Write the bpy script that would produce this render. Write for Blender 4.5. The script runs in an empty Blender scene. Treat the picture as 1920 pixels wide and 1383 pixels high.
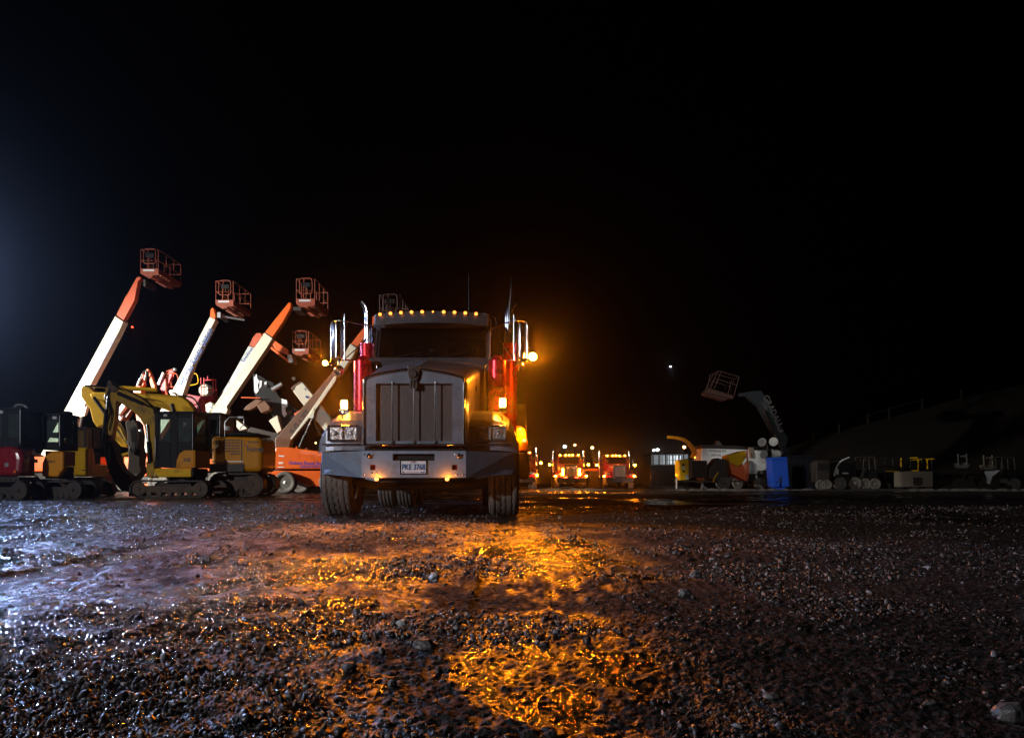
import bpy, math, random
import numpy as np
from mathutils import Vector, Matrix
random.seed(7)
SC = bpy.context.scene
COL = SC.collection
F, HZ, CH = 1380.0, 905.0, 0.45          # focal length in photo pixels, horizon row, camera height
def W(px, py, d): return Vector(((px-960)*d/F, d, CH+(HZ-py)*d/F))
def X(px, d): return (px-960)*d/F
def Z(py, d): return CH+(HZ-py)*d/F

# ------------------------------------------------------------------ materials
def pm(name, col, rough=.5, metal=0., var=.2, scale=6., bump=.05, coat=0., dirt=None, dirt_amt=.45, rvar=.15, bscale=60.):
    m = bpy.data.materials.new(name); m.use_nodes = True
    nt = m.node_tree; N = nt.nodes; L = nt.links
    b = N['Principled BSDF']
    tc = N.new('ShaderNodeTexCoord')
    n1 = N.new('ShaderNodeTexNoise'); n1.inputs['Scale'].default_value = scale; n1.inputs['Detail'].default_value = 7; n1.inputs['Roughness'].default_value = .65
    L.new(tc.outputs['Object'], n1.inputs['Vector'])
    mx = N.new('ShaderNodeMix'); mx.data_type = 'RGBA'
    c2 = tuple(c*(1-var) for c in col)
    mx.inputs['A'].default_value = (*c2, 1); mx.inputs['B'].default_value = (*[min(1, c*(1+var*.5)) for c in col], 1)
    L.new(n1.outputs['Fac'], mx.inputs['Factor'])
    out = mx.outputs['Result']
    if dirt:
        n2 = N.new('ShaderNodeTexNoise'); n2.inputs['Scale'].default_value = scale*.45; n2.inputs['Detail'].default_value = 9; n2.inputs['Roughness'].default_value = .75
        L.new(tc.outputs['Object'], n2.inputs['Vector'])
        r = N.new('ShaderNodeMapRange'); r.inputs['From Min'].default_value = .62-dirt_amt*.3; r.inputs['From Max'].default_value = .78-dirt_amt*.2
        L.new(n2.outputs['Fac'], r.inputs['Value'])
        m2 = N.new('ShaderNodeMix'); m2.data_type = 'RGBA'; m2.inputs['B'].default_value = (*dirt, 1)
        L.new(r.outputs['Result'], m2.inputs['Factor']); L.new(out, m2.inputs['A']); out = m2.outputs['Result']
    L.new(out, b.inputs['Base Color'])
    rr = N.new('ShaderNodeMapRange'); rr.inputs['To Min'].default_value = max(.03, rough-rvar); rr.inputs['To Max'].default_value = min(1, rough+rvar)
    L.new(n1.outputs['Fac'], rr.inputs['Value']); L.new(rr.outputs['Result'], b.inputs['Roughness'])
    b.inputs['Metallic'].default_value = metal
    b.inputs['Coat Weight'].default_value = coat; b.inputs['Coat Roughness'].default_value = .08
    if bump:
        n3 = N.new('ShaderNodeTexNoise'); n3.inputs['Scale'].default_value = bscale; n3.inputs['Detail'].default_value = 4
        L.new(tc.outputs['Object'], n3.inputs['Vector'])
        bp = N.new('ShaderNodeBump'); bp.inputs['Strength'].default_value = bump; bp.inputs['Distance'].default_value = .01
        L.new(n3.outputs['Fac'], bp.inputs['Height']); L.new(bp.outputs['Normal'], b.inputs['Normal'])
    return m
def em(name, col, s):
    m = bpy.data.materials.new(name); m.use_nodes = True
    nt = m.node_tree; nt.nodes.clear()
    e = nt.nodes.new('ShaderNodeEmission'); o = nt.nodes.new('ShaderNodeOutputMaterial')
    e.inputs['Color'].default_value = (*col, 1); e.inputs['Strength'].default_value = s
    nt.links.new(e.outputs[0], o.inputs['Surface'])
    return m
MUD = (.055, .038, .028)
M = {}
M['truck_grey'] = pm('truck_grey_paint', (.23, .25, .30), .33, .55, .12, 5, .02, .4, (.12, .11, .10), .25)
M['truck_dark'] = pm('truck_grey_dark', (.085, .085, .10), .36, .5, .12, 5, .02, .3, (.06, .055, .05), .25)
M['chrome'] = pm('chrome', (.62, .63, .66), .13, 1., .08, 9, .015, 0, rvar=.06)
M['bumper'] = pm('scuffed_chrome', (.25, .32, .43), .38, .6, .22, 14, .05, 0, (.22, .22, .24), .5, rvar=.1, bscale=160)
M['red_paint'] = pm('red_paint', (.46, .012, .018), .3, 0, .15, 5, .02, .6)
M['shield'] = pm('cab_red_and_reflection', (.62, .012, .028), .28, .6, .1, 8, .0)  # air cleaner red; on the chrome guards, the cab's reflection as colour
M['black'] = pm('black_plastic', (.006, .006, .007), .6, 0, .3, 8, .05)
M['darksteel'] = pm('dark_steel', (.035, .03, .028), .55, .4, .4, 7, .15, 0, MUD, .5)
M['rubber'] = pm('tyre_rubber', (.07, .065, .06), .8, 0, .3, 9, .2, 0, (.14, .12, .10), .8)
M['dim_basket'] = pm('dim_red_basket', (.075, .035, .03), .6, 0, .3, 4, .1)  # platform paint darkened to make it look dimly lit
M['screen'] = pm('grille_screen', (.22, .18, .165), .5, .5, .25, 10, .0)
M['rod'] = pm('polished_rod', (.6, .62, .64), .12, 1., .05, 9, 0)
M['yellow'] = pm('digger_yellow', (.80, .44, .0), .5, 0, .22, 4, .03, .15, MUD, .2)
M['yellow_dirty'] = pm('muddy_yellow', (.52, .29, .02), .5, 0, .35, 5, .15, .05, (.12, .075, .04), .5)
M['amber_paint'] = pm('amber_yellow_paint', (.68, .26, .004), .52, 0, .25, 3.5, .03, .1, MUD, .15)
M['mud'] = pm('caked_mud', (.12, .078, .05), .75, 0, .45, 6, .6, 0, (.04, .028, .02), .6)
M['machine_red'] = pm('dark_red_paint', (.25, .008, .018), .28, 0, .25, 5, .03, .6, MUD, .25)
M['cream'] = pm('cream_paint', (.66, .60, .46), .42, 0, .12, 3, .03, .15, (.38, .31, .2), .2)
M['brown_and_shade'] = pm('brown_boom_and_shade', (.13, .055, .025), .45, 0, .2, 4, .03)  # boom brown, also used as the shade on the chipper box side
M['orange'] = pm('orange_paint', (.78, .115, .008), .4, 0, .15, 4, .03, .2, (.3, .08, .03), .2)
M['orange_dull'] = pm('faded_orange', (.56, .085, .022), .55, 0, .25, 5, .05, 0, (.25, .05, .02), .4)
M['basket'] = pm('basket_orange_dimmed', (.25, .045, .018), .5, 0, .25, 5, .05, 0, (.12, .05, .03), .4)  # orange paint darkened to stand for weaker light on the baskets
M['pink_red'] = pm('lift_red', (.55, .03, .04), .4, 0, .2, 6, .03, .2)
M['steel'] = pm('galvanised_steel', (.38, .39, .40), .4, .8, .2, 7, .05)
for k in ('yellow', 'yellow_dirty', 'amber_paint', 'black'): M[k].node_tree.nodes['Principled BSDF'].inputs['Specular IOR Level'].default_value = .25
M['white'] = pm('white_paint', (.74, .75, .77), .45, 0, .1, 4, .03, 0, (.35, .33, .3), .25)
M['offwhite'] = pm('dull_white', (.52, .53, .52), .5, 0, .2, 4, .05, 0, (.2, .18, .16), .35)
M['blue'] = pm('blue_plastic', (.005, .07, .50), .42, 0, .18, 4, .05)
M['navy'] = pm('navy_paint', (.008, .014, .035), .5, 0, .3, 4, .05)
M['boomgrey'] = pm('slate_boom_paint', (.022, .033, .04), .5, 0, .2, 4, .03)
M['textblue'] = pm('blue_lettering', (.008, .045, .20), .5, 0, .05, 4, 0)
M['textdark'] = pm('dark_lettering', (.02, .02, .022), .5, 0, .05, 4, 0)
M['textbrown'] = pm('black_brown_lettering', (.02, .012, .01), .5, 0, .05, 4, 0)
M['textwhite'] = pm('white_lettering', (.75, .75, .75), .5, 0, .05, 4, 0)
M['textpurple'] = pm('purple_lettering', (.24, .08, .36), .5, 0, .05, 4, 0)
M['plate'] = pm('plate_white', (.62, .62, .64), .4, 0, .06, 20, 0)
M['dim_wood'] = pm('dimmed_weathered_wood', (.03, .024, .02), .8, 0, .3, 8, .3)  # copy of the wood, darkened so the fence looks dim
M['wood'] = pm('weathered_wood', (.16, .13, .10), .8, 0, .3, 8, .3)
M['rock'] = pm('rock_grey', (.16, .15, .15), .42, 0, .5, 20, .5, 0, (.06, .045, .035), .5, bscale=70)
M['rock_pale'] = pm('rock_pale', (.5, .51, .53), .4, 0, .3, 20, .4, bscale=70)
def glass(name, tint=(.5, .62, .6), rough=.04, mixf=.82, base=(.02, .025, .025)):
    m = bpy.data.materials.new(name); m.use_nodes = True
    nt = m.node_tree; N = nt.nodes; L = nt.links; b = N['Principled BSDF']; o = N['Material Output']
    b.inputs['Base Color'].default_value = (*base, 1); b.inputs['Roughness'].default_value = rough
    n = N.new('ShaderNodeTexNoise'); n.inputs['Scale'].default_value = 5; n.inputs['Detail'].default_value = 6
    tc = N.new('ShaderNodeTexCoord'); L.new(tc.outputs['Object'], n.inputs['Vector'])
    mr = N.new('ShaderNodeMapRange'); mr.inputs['To Min'].default_value = rough; mr.inputs['To Max'].default_value = rough+.25
    L.new(n.outputs['Fac'], mr.inputs['Value']); L.new(mr.outputs['Result'], b.inputs['Roughness'])
    t = N.new('ShaderNodeBsdfTransparent'); t.inputs['Color'].default_value = (*tint, 1)
    mx = N.new('ShaderNodeMixShader'); mx.inputs[0].default_value = mixf
    L.new(b.outputs[0], mx.inputs[1]); L.new(t.outputs[0], mx.inputs[2]); L.new(mx.outputs[0], o.inputs['Surface'])
    return m
M['glass'] = glass('window_glass', (.62, .74, .72), .10, .64, (.085, .105, .105))
M['windshield'] = glass('windshield_glass', (.16, .17, .18), .03, .75, (.008, .01, .01))
def lensmat():
    m = pm('headlight_lens', (.38, .37, .37), .2, .85, .5, 40, .9, .5, rvar=.12, bscale=45)
    return m
M['lens'] = lensmat()
AMB = (1.0, .235, .006)
M['lamp_big'] = em('amber_lamp_bright', (1, .5, .10), 22)
M['lamp_flare'] = em('amber_lamp_brightest', (1, .5, .10), 26)
M['lamp_mid'] = em('amber_lamp_small', (1, .38, .08), 4)
M['lamp_marker'] = em('amber_marker_lamp', (1, .27, .035), 4)
M['lamp_dim'] = em('amber_reflection_lamp', (1, .3, .02), 14)
M['lamp_far'] = em('amber_far_lamp', (1.0, .22, .008), 330)
M['lamp_strip'] = em('amber_strip_lamp', (1.0, .3, .015), 110)
M['lamp_white'] = em('white_lamp', (.85, .95, 1), 14)
M['lamp_red'] = em('red_lamp', (1, .03, .01), 30)
M['lamp_warm'] = em('warm_lamp', (1, .5, .18), 12)

# ------------------------------------------------------------------ mesh builder
class MB:
    def __init__(s, T=None): s.v = []; s.f = []; s.mi = []; s.sm = []; s.T = T
    def add(s, vs, fs, mi=0, smooth=False):
        o = len(s.v)
        for v in vs:
            v = Vector(v); s.v.append(s.T @ v if s.T else v)
        for f in fs: s.f.append([i+o for i in f]); s.mi.append(mi); s.sm.append(smooth)
        return s
    def box(s, x0, x1, y0, y1, z0, z1, mi=0):
        if x0 > x1: x0, x1 = x1, x0
        vs = [(x0,y0,z0),(x1,y0,z0),(x1,y1,z0),(x0,y1,z0),(x0,y0,z1),(x1,y0,z1),(x1,y1,z1),(x0,y1,z1)]
        return s.add(vs, [(0,3,2,1),(4,5,6,7),(0,1,5,4),(1,2,6,5),(2,3,7,6),(3,0,4,7)], mi)
    def bar(s, p0, p1, w, t, mi=0):          # rectangular beam from p0 to p1
        p0, p1 = Vector(p0), Vector(p1); d = (p1-p0).normalized()
        up = Vector((0,1,0)) if abs(d.y) < .9 else Vector((0,0,1))
        a = d.cross(up).normalized()*w/2; b = d.cross(a).normalized()*t/2
        vs = [p0-a-b, p0+a-b, p0+a+b, p0-a+b, p1-a-b, p1+a-b, p1+a+b, p1-a+b]
        return s.add(vs, [(0,3,2,1),(4,5,6,7),(0,1,5,4),(1,2,6,5),(2,3,7,6),(3,0,4,7)], mi)
    def prism(s, pts, y0, y1, mi=0):         # pts in XZ, extruded along Y
        A = sum(pts[i][0]*pts[(i+1)%len(pts)][1]-pts[(i+1)%len(pts)][0]*pts[i][1] for i in range(len(pts)))
        if A < 0: pts = pts[::-1]
        n = len(pts)
        vs = [(x,y0,z) for x,z in pts]+[(x,y1,z) for x,z in pts]
        fs = [tuple(range(n)), tuple(range(2*n-1, n-1, -1))]+[(i, i+n, (i+1)%n+n, (i+1)%n) for i in range(n)]
        return s.add(vs, fs, mi)
    def px(s, pts, d, t, mi=0):              # outline read at distance d, t metres thick
        return s.prism([(X(a,d), Z(b,d)) for a,b in pts], d, d+t, mi)
    def prismx(s, pts, x0, x1, mi=0):        # pts in YZ, extruded along X
        n = len(pts)
        vs = [(x0,y,z) for y,z in pts]+[(x1,y,z) for y,z in pts]
        fs = [tuple(range(n-1,-1,-1)), tuple(range(n, 2*n))]+[(i, (i+1)%n, (i+1)%n+n, i+n) for i in range(n)]
        return s.add(vs, fs, mi)
    def loft(s, secs, mi=0, smooth=False, caps=True, closed=True):
        n = len(secs[0]); vs = [p for q in secs for p in q]; fs = []
        for k in range(len(secs)-1):
            for i in range(n if closed else n-1):
                j = (i+1) % n
                fs.append((k*n+i, k*n+j, (k+1)*n+j, (k+1)*n+i))
        s.add(vs, fs, mi, smooth)
        if caps:
            s.add(secs[0], [tuple(range(n-1,-1,-1))], mi); s.add(secs[-1], [tuple(range(n))], mi)
        return s
    def tube(s, pts, r, n=8, mi=0, caps=True):
        pts = [Vector(p) for p in pts]; rs = r if isinstance(r, (list, tuple)) else [r]*len(pts)
        secs = []; a = None
        for i, p in enumerate(pts):
            d = (pts[min(i+1, len(pts)-1)]-pts[max(i-1, 0)]).normalized()
            if a is None:
                a = d.orthogonal().normalized()
            else:
                a = (a-d*a.dot(d)).normalized()
            b = d.cross(a)
            secs.append([p+(a*math.cos(2*math.pi*k/n)+b*math.sin(2*math.pi*k/n))*rs[i] for k in range(n)])
        return s.loft(secs, mi, True, caps)
    def cyl(s, p0, p1, r0, r1=None, n=16, mi=0): return s.tube([p0, p1], [r0, r0 if r1 is None else r1], n, mi)
    def lathe(s, prof, c, axis=(1,0,0), n=28, mi=0, smooth=True):   # prof: (radius, offset along axis)
        ax = Vector(axis).normalized(); a = ax.orthogonal().normalized(); b = ax.cross(a); c = Vector(c)
        secs = [[c+ax*t+(a*math.cos(2*math.pi*k/n)+b*math.sin(2*math.pi*k/n))*r for k in range(n)] for r, t in prof]
        return s.loft(secs, mi, smooth, True)
    def ball(s, c, r, n=12, mi=0, sq=(1,1,1)):
        secs = []
        for i in range(1, n//2):
            ph = math.pi*i/(n//2)
            secs.append([Vector(c)+Vector((math.sin(ph)*math.cos(2*math.pi*k/n)*r*sq[0], math.sin(ph)*math.sin(2*math.pi*k/n)*r*sq[1], -math.cos(ph)*r*sq[2])) for k in range(n)])
        return s.loft(secs, mi, True, True)
    def build(s, name, mats, T=None, bevel=0, label=None, seg=2, parent=None):
        me = bpy.data.meshes.new(name)
        off = T.off if T else Vector((0,0,0))
        me.from_pydata([tuple(v-off) for v in s.v], [], s.f)
        for m in (mats if isinstance(mats, (list, tuple)) else [mats]): me.materials.append(M[m] if isinstance(m, str) else m)
        me.polygons.foreach_set('material_index', s.mi); me.polygons.foreach_set('use_smooth', s.sm)
        me.update()
        o = bpy.data.objects.new(name, me); COL.objects.link(o)
        if parent: o.parent = parent
        elif T: o.parent = T.e
        if bevel:
            b = o.modifiers.new('bevel', 'BEVEL'); b.width = bevel; b.segments = seg; b.limit_method = 'ANGLE'; b.angle_limit = math.radians(35)
        if label: o['label'] = label
        return o
def arc(cx, cy, r, a0, a1, n=6): return [(cx+r*math.cos(math.radians(a0+(a1-a0)*i/n)), cy+r*math.sin(math.radians(a0+(a1-a0)*i/n))) for i in range(n+1)]
def smooth_path(pts, n=6):                   # Catmull-Rom
    P = [Vector(p) for p in pts]; out = []
    for i in range(len(P)-1):
        a, b, c, d = P[max(i-1,0)], P[i], P[i+1], P[min(i+2, len(P)-1)]
        for k in range(n):
            t = k/n; out.append(.5*((2*b)+(c-a)*t+(2*a-5*b+4*c-d)*t*t+(3*b-a-3*c+d)*t**3))
    return out+[P[-1]]
class Thing:                                 # an Empty at the thing's base that parents its parts
    def __init__(s, name, label, cat, loc, group=None, world=True):
        e = bpy.data.objects.new(name, None); COL.objects.link(e); e.location = loc; e.empty_display_size = .3
        e['label'] = label; e['category'] = cat
        if group: e['group'] = group
        s.e = e; s.off = Vector(loc) if world else Vector((0,0,0))
def single(mb, name, mats, label, cat, group=None, bevel=0):
    """one-mesh thing: origin at its base"""
    xs = [v.x for v in mb.v]; ys = [v.y for v in mb.v]; zs = [v.z for v in mb.v]
    c = Vector(((min(xs)+max(xs))/2, (min(ys)+max(ys))/2, min(zs)))
    class _T: off = c; e = None
    o = mb.build(name, mats, _T, bevel)
    o.location = c; o['label'] = label; o['category'] = cat
    if group: o['group'] = group
    return o
def tag_structure(o, kind='structure'): o['kind'] = kind; return o
def text(s, size, pos, ang, mat, T=None, name='lettering', width=1., parent=None, extrude=.002, facing='front', space=1., bold=.018):
    cu = bpy.data.curves.new(name, 'FONT'); cu.body = s; cu.size = size; cu.extrude = extrude; cu.align_x = 'CENTER'; cu.align_y = 'CENTER'
    cu.space_character = space; cu.offset = size*bold
    tmp = bpy.data.objects.new('tmp', cu); COL.objects.link(tmp)
    dg = bpy.context.evaluated_depsgraph_get(); dg.update()
    me = bpy.data.meshes.new_from_object(tmp.evaluated_get(dg))
    bpy.data.objects.remove(tmp); me.name = name
    ca, sa = math.cos(ang), math.sin(ang)
    off = T.off if T else Vector((0,0,0)); pos = Vector(pos)-off
    R = Matrix(((ca*width, -sa, 0, pos.x), (0, 0, -1, pos.y), (sa*width, ca, 0, pos.z), (0,0,0,1)))
    if facing == 'left': R = Matrix(((0, 0, -1, pos.x), (-ca*width, sa, 0, pos.y), (sa*width, ca, 0, pos.z), (0,0,0,1)))
    if facing == 'right': R = Matrix(((0, 0, 1, pos.x), (ca*width, -sa, 0, pos.y), (sa*width, ca, 0, pos.z), (0,0,0,1)))
    me.transform(R)
    me.materials.clear(); me.materials.append(M[mat])
    o = bpy.data.objects.new(name, me); COL.objects.link(o)
    o.parent = parent or (T.e if T else None)
    return o
def tyre_mb(c, r, w, rim=.56, n=36, axis=(1,0,0), mb=None):
    mb = mb or MB(); h = w/2
    mb.lathe([(r*rim, -h*.7), (r*.72, -h*.98), (r*.9, -h), (r*.975, -h*.86), (r*.99, -h*.55), (r*.955, -h*.5), (r*.955, -h*.42), (r, -h*.38), (r, -.04*h), (r*.955, -.02*h), (r*.955, .06*h), (r, .08*h), (r, h*.42), (r*.955, h*.45), (r*.955, h*.53), (r*.99, h*.58), (r*.975, h*.86), (r*.9, h), (r*.72, h*.98), (r*rim, h*.7)], c, axis, n)
    return mb
def rim_mb(c, r, w, sgn=1, axis=(1,0,0), n=24):
    h = w/2
    return MB().lathe([(r, -h*.68), (r, h*.2), (r*.9, h*.6), (r*.62, h*.35), (r*.58, h*.1), (r*.3, h*.12), (r*.28, h*.7), (r*.05, h*.75)], c, Vector(axis)*sgn, n)
# ------------------------------------------------------------------ camera, world, light
cam = bpy.data.cameras.new('camera'); co = bpy.data.objects.new('camera', cam); COL.objects.link(co)
cam.sensor_width = 36; cam.lens = F/1920*36; cam.shift_y = (HZ-691.5)/1920; cam.clip_end = 1500; cam.clip_start = .05
co.location = (0, 0, CH); co.rotation_euler = (math.radians(90), 0, 0)
SC.camera = co
w = bpy.data.worlds.new('World'); SC.world = w; w.use_nodes = True
wn = w.node_tree; bg = wn.nodes['Background']
sky = wn.nodes.new('ShaderNodeTexSky'); sky.sky_type = 'NISHITA'; sky.sun_disc = False
sky.sun_elevation = math.radians(-6); sky.sun_rotation = math.radians(-70); sky.air_density = 1.0
wn.links.new(sky.outputs[0], bg.inputs['Color']); bg.inputs['Strength'].default_value = 0.02
SC.view_settings.view_transform = 'Standard'; SC.view_settings.look = 'None'; SC.view_settings.gamma = 1; SC.view_settings.exposure = 0
SC.view_settings.use_curve_mapping = False
cy = SC.cycles
cy.use_denoising = True
cy.max_bounces = 6; cy.diffuse_bounces = 2; cy.glossy_bounces = 4; cy.transmission_bounces = 4; cy.transparent_max_bounces = 12; cy.volume_bounces = 0
cy.sample_clamp_indirect = 4
cy.use_light_tree = True
def lamp(name, kind, loc, power, col, radius=.15, target=None, spot=60, blend=.5):
    l = bpy.data.lights.new(name, kind); l.energy = power; l.color = col; l.shadow_soft_size = radius
    o = bpy.data.objects.new(name, l); COL.objects.link(o); o.location = loc
    if kind == 'SPOT':
        l.spot_size = math.radians(spot); l.spot_blend = blend
    if target is not None:
        o.rotation_euler = (Vector(target)-Vector(loc)).to_track_quat('-Z', 'Y').to_euler()
    return o
lamp('yard_floodlight_left', 'SPOT', (-16.2, 19.0, 6.), 8500, (.37, .53, 1.0), .25, (-5, 7, 0), 96, .7)
lamp('yard_floodlight_rear', 'SPOT', (-13.8, -5., 6.), 8600, (.96, .96, 1.0), .25, (-3.5, 13.5, 1), 92, .9)
lamp('right_row_fill', 'SPOT', (15., -4.0, 6.), 6000, (1, .95, .88), .3, (24, 49, 0), 34, 1)  # unseen fill lamp, added to brighten the machines on the right
lamp('yard_floodlight_lifts', 'SPOT', (-28., 24.5, 6.5), 52000, (1.0, .97, .88), .3, (-12.5, 36, 1.6), 82, 1.)

# ------------------------------------------------------------------ ground
def vnoise(x, y, seed=0):
    xi = np.floor(x).astype(np.int64); yi = np.floor(y).astype(np.int64)
    fx = x-xi; fy = y-yi; fx = fx*fx*(3-2*fx); fy = fy*fy*(3-2*fy)
    def h(a, b):
        n = (a*374761393+b*668265263+seed*2147483647) & 0xffffffff
        n = ((n ^ (n >> 13))*1274126177) & 0xffffffff
        n = n ^ (n >> 16)
        return (n & 0xffff)/65535.
    return (h(xi, yi)*(1-fx)+h(xi+1, yi)*fx)*(1-fy)+(h(xi, yi+1)*(1-fx)+h(xi+1, yi+1)*fx)*fy
def worley(x, y, seed=0):
    xi = np.floor(x).astype(np.int64); yi = np.floor(y).astype(np.int64); best = np.full(x.shape, 9.)
    for dx in (-1, 0, 1):
        for dy in (-1, 0, 1):
            a = xi+dx; b = yi+dy
            n = (a*73856093 ^ b*19349663 ^ (seed*83492791)) & 0xffffffff
            n = ((n ^ (n >> 15))*2246822519) & 0xffffffff; n = n ^ (n >> 13)
            px = a+(n & 0x3ff)/1023.; py = b+((n >> 10) & 0x3ff)/1023.
            best = np.minimum(best, (px-x)**2+(py-y)**2)
    return np.sqrt(best)
TRK = [(-.14, .28), (-2.50, -2.12), (.55, .93)]       # tyre tracks running toward the camera (x range)
def film(x, y):                                       # thin standing water in shallow places
    br = .35*vnoise(x*9, y*5, 53)+.35*vnoise(x*26, y*12, 54)+.3*vnoise(x*60, y*30, 55); f = np.zeros_like(x)
    for (cx, cy_, rx, ry, a) in [(-.80, 3.55, .27, .75, 1), (-.36, 1.5, .12, .32, 1), (-.50, 2.15, .10, .33, .8), (.12, 4.3, .40, 1.5, 1), (.02, 6.6, .25, 1.6, .8), (.10, 1.9, .28, .74, 1), (.42, 4.0, .14, .5, .7), (-.75, 5.6, .3, .15, .8)]:
        f = np.maximum(f, a*np.clip(1.45-((x-cx)/rx)**2-((y-cy_)/ry)**2, 0, 1))
    return np.clip(f*1.35-np.clip((br-.30)*2.6, 0, 1)*1.15, 0, 1)
def wetness(x, y):
    w_ = .55*vnoise(x*.55+3, y*.45+9, 5)+.3*vnoise(x*1.7, y*1.5, 6)+.15*vnoise(x*5, y*5, 8)
    w_ = np.clip((w_-.42)*4.2, 0, 1)
    for (cx, cy_, rx, ry, a) in [(-3.2, 11, 3.5, 5, .9), (-4.0, 4.4, 1.6, 1.5, .8), (-6.5, 9, 3.5, 4, .9), (-10, 15, 6, 5, .9)]:
        e = ((x-cx)/rx)**2+((y-cy_)/ry)**2
        w_ = np.maximum(w_, a*np.clip(1.5-e, 0, 1))
    for (cx, cy_, rx, ry, a) in [(-.45, 2.9, .9, .28, .5), (-1.9, 3.3, .6, .8, .7), (1.8, 3.2, 1.2, 1.6, .85), (2.5, 6, 2, 2, .6), (-2.2, 5.2, 1.6, .8, .7), (.9, 1.6, .35, .6, .8)]:
        e = ((x-cx)/rx)**2+((y-cy_)/ry)**2
        w_ = w_*(1-.6*a*np.clip(1.4-e, 0, 1))
    w_ = np.maximum(w_, .75*np.clip((-x-.9)/1.5, 0, 1)*np.clip(.4+vnoise(x*2.2, y*1.6, 61), 0, 1))
    br = .6*vnoise(x*7, y*5, 51)+.4*vnoise(x*19, y*14, 52)
    w_ = np.clip(w_*1.25-np.clip((br-.45)*2.2, 0, 1)*.75, 0, 1)
    return np.maximum(w_, film(x, y))
def ground_z(x, y, fine=True):
    z = .05*(vnoise(x*.35, y*.35, 1)-.5)+.028*(vnoise(x*1.3, y*1.1, 2)-.5)
    near = 1/(1+(np.maximum(y, 0)/14.)**2)
    rough = .6+.65*vnoise(x*.8+5, y*.9, 11)
    tr = np.zeros_like(x)
    for a, b in TRK: tr = np.maximum(tr, np.clip(np.minimum(x-a, b-x)/.03+.5, 0, 1)*(y < 10.5)*(.55+.45*vnoise(x*0+a, y*.9, 21)))
    fl = film(x, y)
    rough = rough*(1-.5*fl)
    rough = rough*(1-.55*tr*np.clip((y-2.2)/1.5, 0, 1))
    z = z+rough*np.clip((y-2)/2.5, 0, 1)*np.exp(-y/45)*np.clip(.55-worley(x*17, y*13, 7), 0, 1)*.034*np.clip(vnoise(x*3, y*3, 17)*3-.35, 0, 1)
    z = z+rough*near*(.016*(vnoise(x*6, y*6, 3)-.5)+.008*(vnoise(x*15, y*15, 4)-.5))
    if fine:
        peb = np.clip(.55-worley(x*38, y*38, 1), 0, 1)*.0115*np.clip(vnoise(x*9, y*9, 12)*4-1.0, 0, 1)
        peb2 = np.clip(.5-worley(x*80, y*80, 2), 0, 1)*.009
        z = z+rough*near*(peb+peb2+.004*(vnoise(x*60, y*60, 14)-.5))
    brk = np.clip(vnoise(x*2.2+4, y*1.3, 41)*2-.6, 0, 1)
    tr = tr*np.clip((y-1.8)/1.2, 0, 1)
    z = z-.010*tr+.0030*tr*brk*(np.sin(x*120+.8*np.sin(y*9))+.35*np.sin(y*70+2*np.sin(x*40)))
    gr = np.zeros_like(x)
    for gx, k in ((-.13, 0), (-.06, 0), (.01, 0), (.08, 0), (.16, 0), (.27, .012), (.33, .02), (.39, .028), (-2.45, 0), (-2.3, 0), (-2.18, 0)):
        gr = np.maximum(gr, np.exp(-((x-gx-k*(y-6)*-1)/.012)**2))
    z = z-.009*gr*np.clip((y-2.6)/1.2, 0, 1)*(y < 11)*(.4+.6*vnoise(y*2, y*0, 71))
    return z*(1-np.exp(-((np.hypot(x, y))/.7)**2))
def make_ground():
    ys = [-40, -20, -10, -5, -2.5, -1, -.3, .2, .6, .85]
    y = 1.0
    while y < 15: ys.append(y); y *= 1.0036 if y < 6 else 1.0055
    while y < 60: ys.append(y); y *= 1.02
    while y < 400: ys.append(y); y *= 1.12
    ys = np.array(ys)
    u = np.linspace(-.78, .78, 560); t = np.array([.03, .08, .16, .3, .5, .8, 1.3, 2.2, 4, 8, 16, 35, 80, 190])
    yy = np.maximum(ys, 1.0)
    xs = np.concatenate([-(.78*yy[:, None])-t[::-1][None, :], u[None, :]*yy[:, None], .78*yy[:, None]+t[None, :]], 1)
    xs[:, 0] = np.clip(xs[:, 0], -520, 520); Y = np.repeat(ys[:, None], xs.shape[1], 1)
    z = ground_z(xs, Y)
    nr, nc = xs.shape
    co_ = np.stack([xs, Y, z], -1).reshape(-1, 3)
    me = bpy.data.meshes.new('ground'); idx = np.arange(nr*nc).reshape(nr, nc)
    q = np.stack([idx[:-1, :-1], idx[:-1, 1:], idx[1:, 1:], idx[1:, :-1]], -1).reshape(-1, 4)
    me.vertices.add(len(co_)); me.vertices.foreach_set('co', co_.ravel())
    me.loops.add(q.size); me.loops.foreach_set('vertex_index', q.ravel())
    me.polygons.add(len(q)); me.polygons.foreach_set('loop_start', np.arange(0, q.size, 4)); me.polygons.foreach_set('loop_total', np.full(len(q), 4))
    me.polygons.foreach_set('use_smooth', np.ones(len(q), bool))
    me.update(calc_edges=True)
    at = me.attributes.new('wet', 'FLOAT', 'POINT'); at.data.foreach_set('value', wetness(xs, Y).ravel().astype(np.float32))
    at = me.attributes.new('film', 'FLOAT', 'POINT'); at.data.foreach_set('value', film(xs, Y).ravel().astype(np.float32))
    o = bpy.data.objects.new('ground', me); COL.objects.link(o); tag_structure(o)
    me.materials.append(ground_mat('wet_gravel_dirt'))
    return o
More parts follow.
